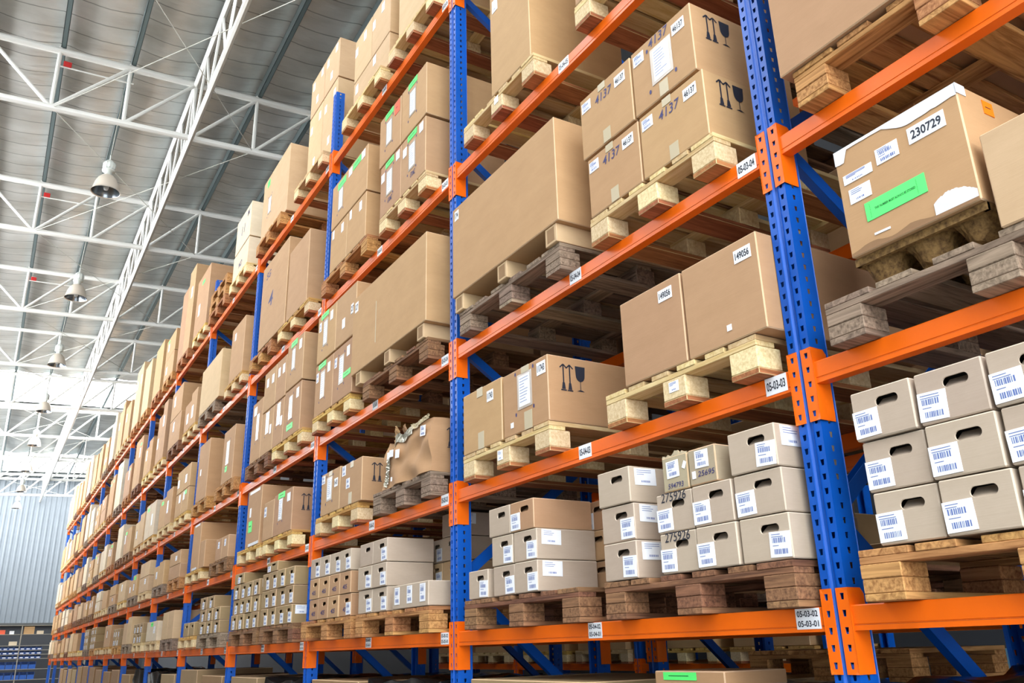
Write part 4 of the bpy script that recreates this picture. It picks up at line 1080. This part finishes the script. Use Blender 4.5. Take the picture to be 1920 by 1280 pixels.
# ------------------------------------------------------------------ bin shelving by the end wall
XS = -49.
sh = empty('storage_shelf', (XS, 0, 0)); tag(sh, 'grey steel bin shelving at the far end of the aisle', 'shelving')
for k, y in enumerate((-3.6, -2.1, -.6, .9, 2.4)):
    mb = MB(); mb.box(-.3, -.25, y-.02, y+.02, 0, 3.3, 'shelf'); mb.box(.25, .3, y-.02, y+.02, 0, 3.3, 'shelf'); obj('upright', mb.mesh('upright'), sh)
for zz in (.40, .78, 1.26, 1.74, 1.94, 2.14, 2.36, 2.88, 3.3):
    mb = MB(); mb.box(-.3, .3, -3.6, 2.4, zz-.02, zz, 'shelf'); obj('shelf_board', mb.mesh('shelf_board'), sh)
def bin_mesh(w, h, lab=True):
    mb = MB(); d = .4; t = .012
    mb.box(-w/2, w/2, -d/2, d/2, 0, t, 'bin'); mb.box(-w/2, -w/2+t, -d/2, d/2, 0, h, 'bin'); mb.box(w/2-t, w/2, -d/2, d/2, 0, h, 'bin'); mb.box(-w/2, w/2, d/2-t, d/2, 0, h, 'bin'); mb.box(-w/2, w/2, -d/2, -d/2+t, 0, h*.6, 'bin')
    if lab: mb.box(-w*.33, w*.33, -d/2-.003, -d/2, h*.15, h*.5, 'label')
    return mb.mesh('storage_bin')
bs, bl = bin_mesh(.215, .15), bin_mesh(.30, .34, False)
RN = ['top', 'middle', 'bottom']; ON = ['first', 'second', 'third', 'fourth', 'fifth', 'sixth', 'seventh', 'eighth', 'ninth', 'tenth']
for r, zz in enumerate((2.142, 1.942, 1.742)):
    for c in range(10):
        o = obj('storage_bin', bs, None, (XS, -1.92+.245*c, zz), (0, 0, PI/2)); tag(o, f"small blue bin with white label, {RN[r]} row, {ON[c]} from the left, far shelving", 'bin', 'small blue bins with white labels')
for r, zz in enumerate((1.262, .782)):
    for c in range(7):
        o = obj('storage_bin', bl, None, (XS, -1.9+.33*c, zz), (0, 0, PI/2)); tag(o, f"large open blue bin, {['upper', 'lower'][r]} row, {ON[c]} from the left, far shelving", 'bin', 'large open blue bins')
for (y, w, h, zz, m, lab) in ((-.28, .46, .36, 2.88, 'kraft', 'brown carton with open lid line on the top of far shelving'), (-1.45, .28, .2, 2.88, 'redlab', 'small orange box on the far shelving'), (-1.02, .2, .16, 2.88, 'label', 'small white box on the far shelving'), (.22, .3, .16, 2.88, 'kraft_cream', 'pale small box right of the carton on far shelving'), (-.9, .35, .18, 2.36, 'kraft_cream', 'open cream tray above the blue bins')):
    mb = MB(); mb.bbox(-.2, .2, -w/2, w/2, 0, h, m, m, .005); mb.box(.2, .202, -w/2+.01, w/2-.01, h*.72, h*.75, 'flap')
    o = obj('small_box', mb.mesh('small_box'), None, (XS, y, zz+.001)); tag(o, lab, 'box')

# ------------------------------------------------------------------ light, camera, view
w = bpy.data.worlds.new('World'); scene.world = w; w.use_nodes = True
bg = w.node_tree.nodes['Background']; bg.inputs['Color'].default_value = (.90, .95, 1., 1); bg.inputs['Strength'].default_value = 21.0

f, yaw, pitch, roll = 1602.07287, -1.02783910, .345505568, -.0276443858
fw = Vector((math.cos(pitch)*math.sin(yaw), math.cos(pitch)*math.cos(yaw), math.sin(pitch)))
r = Vector((math.cos(yaw), -math.sin(yaw), 0)); u = r.cross(fw)
c, s = math.cos(roll), math.sin(roll)
R2 = c*r+s*u; U2 = -s*r+c*u
cam = bpy.data.cameras.new('camera'); co = bpy.data.objects.new('camera', cam); COL.objects.link(co)
co.matrix_world = Matrix(((R2.x, U2.x, -fw.x, 2.01002240), (R2.y, U2.y, -fw.y, -2.44533190), (R2.z, U2.z, -fw.z, 1.54681082), (0, 0, 0, 1)))
cam.sensor_width = 36; cam.lens = f/1920*36; cam.clip_end = 300; cam.clip_start = .05
scene.camera = co
vs = scene.view_settings; vs.view_transform = 'Standard'; vs.look = 'None'; vs.gamma = 1; vs.exposure = -1.33; vs.use_curve_mapping = False
cy = scene.cycles; cy.max_bounces = 6; cy.diffuse_bounces = 3; cy.glossy_bounces = 2; cy.use_denoising = True; cy.sample_clamp_indirect = 6
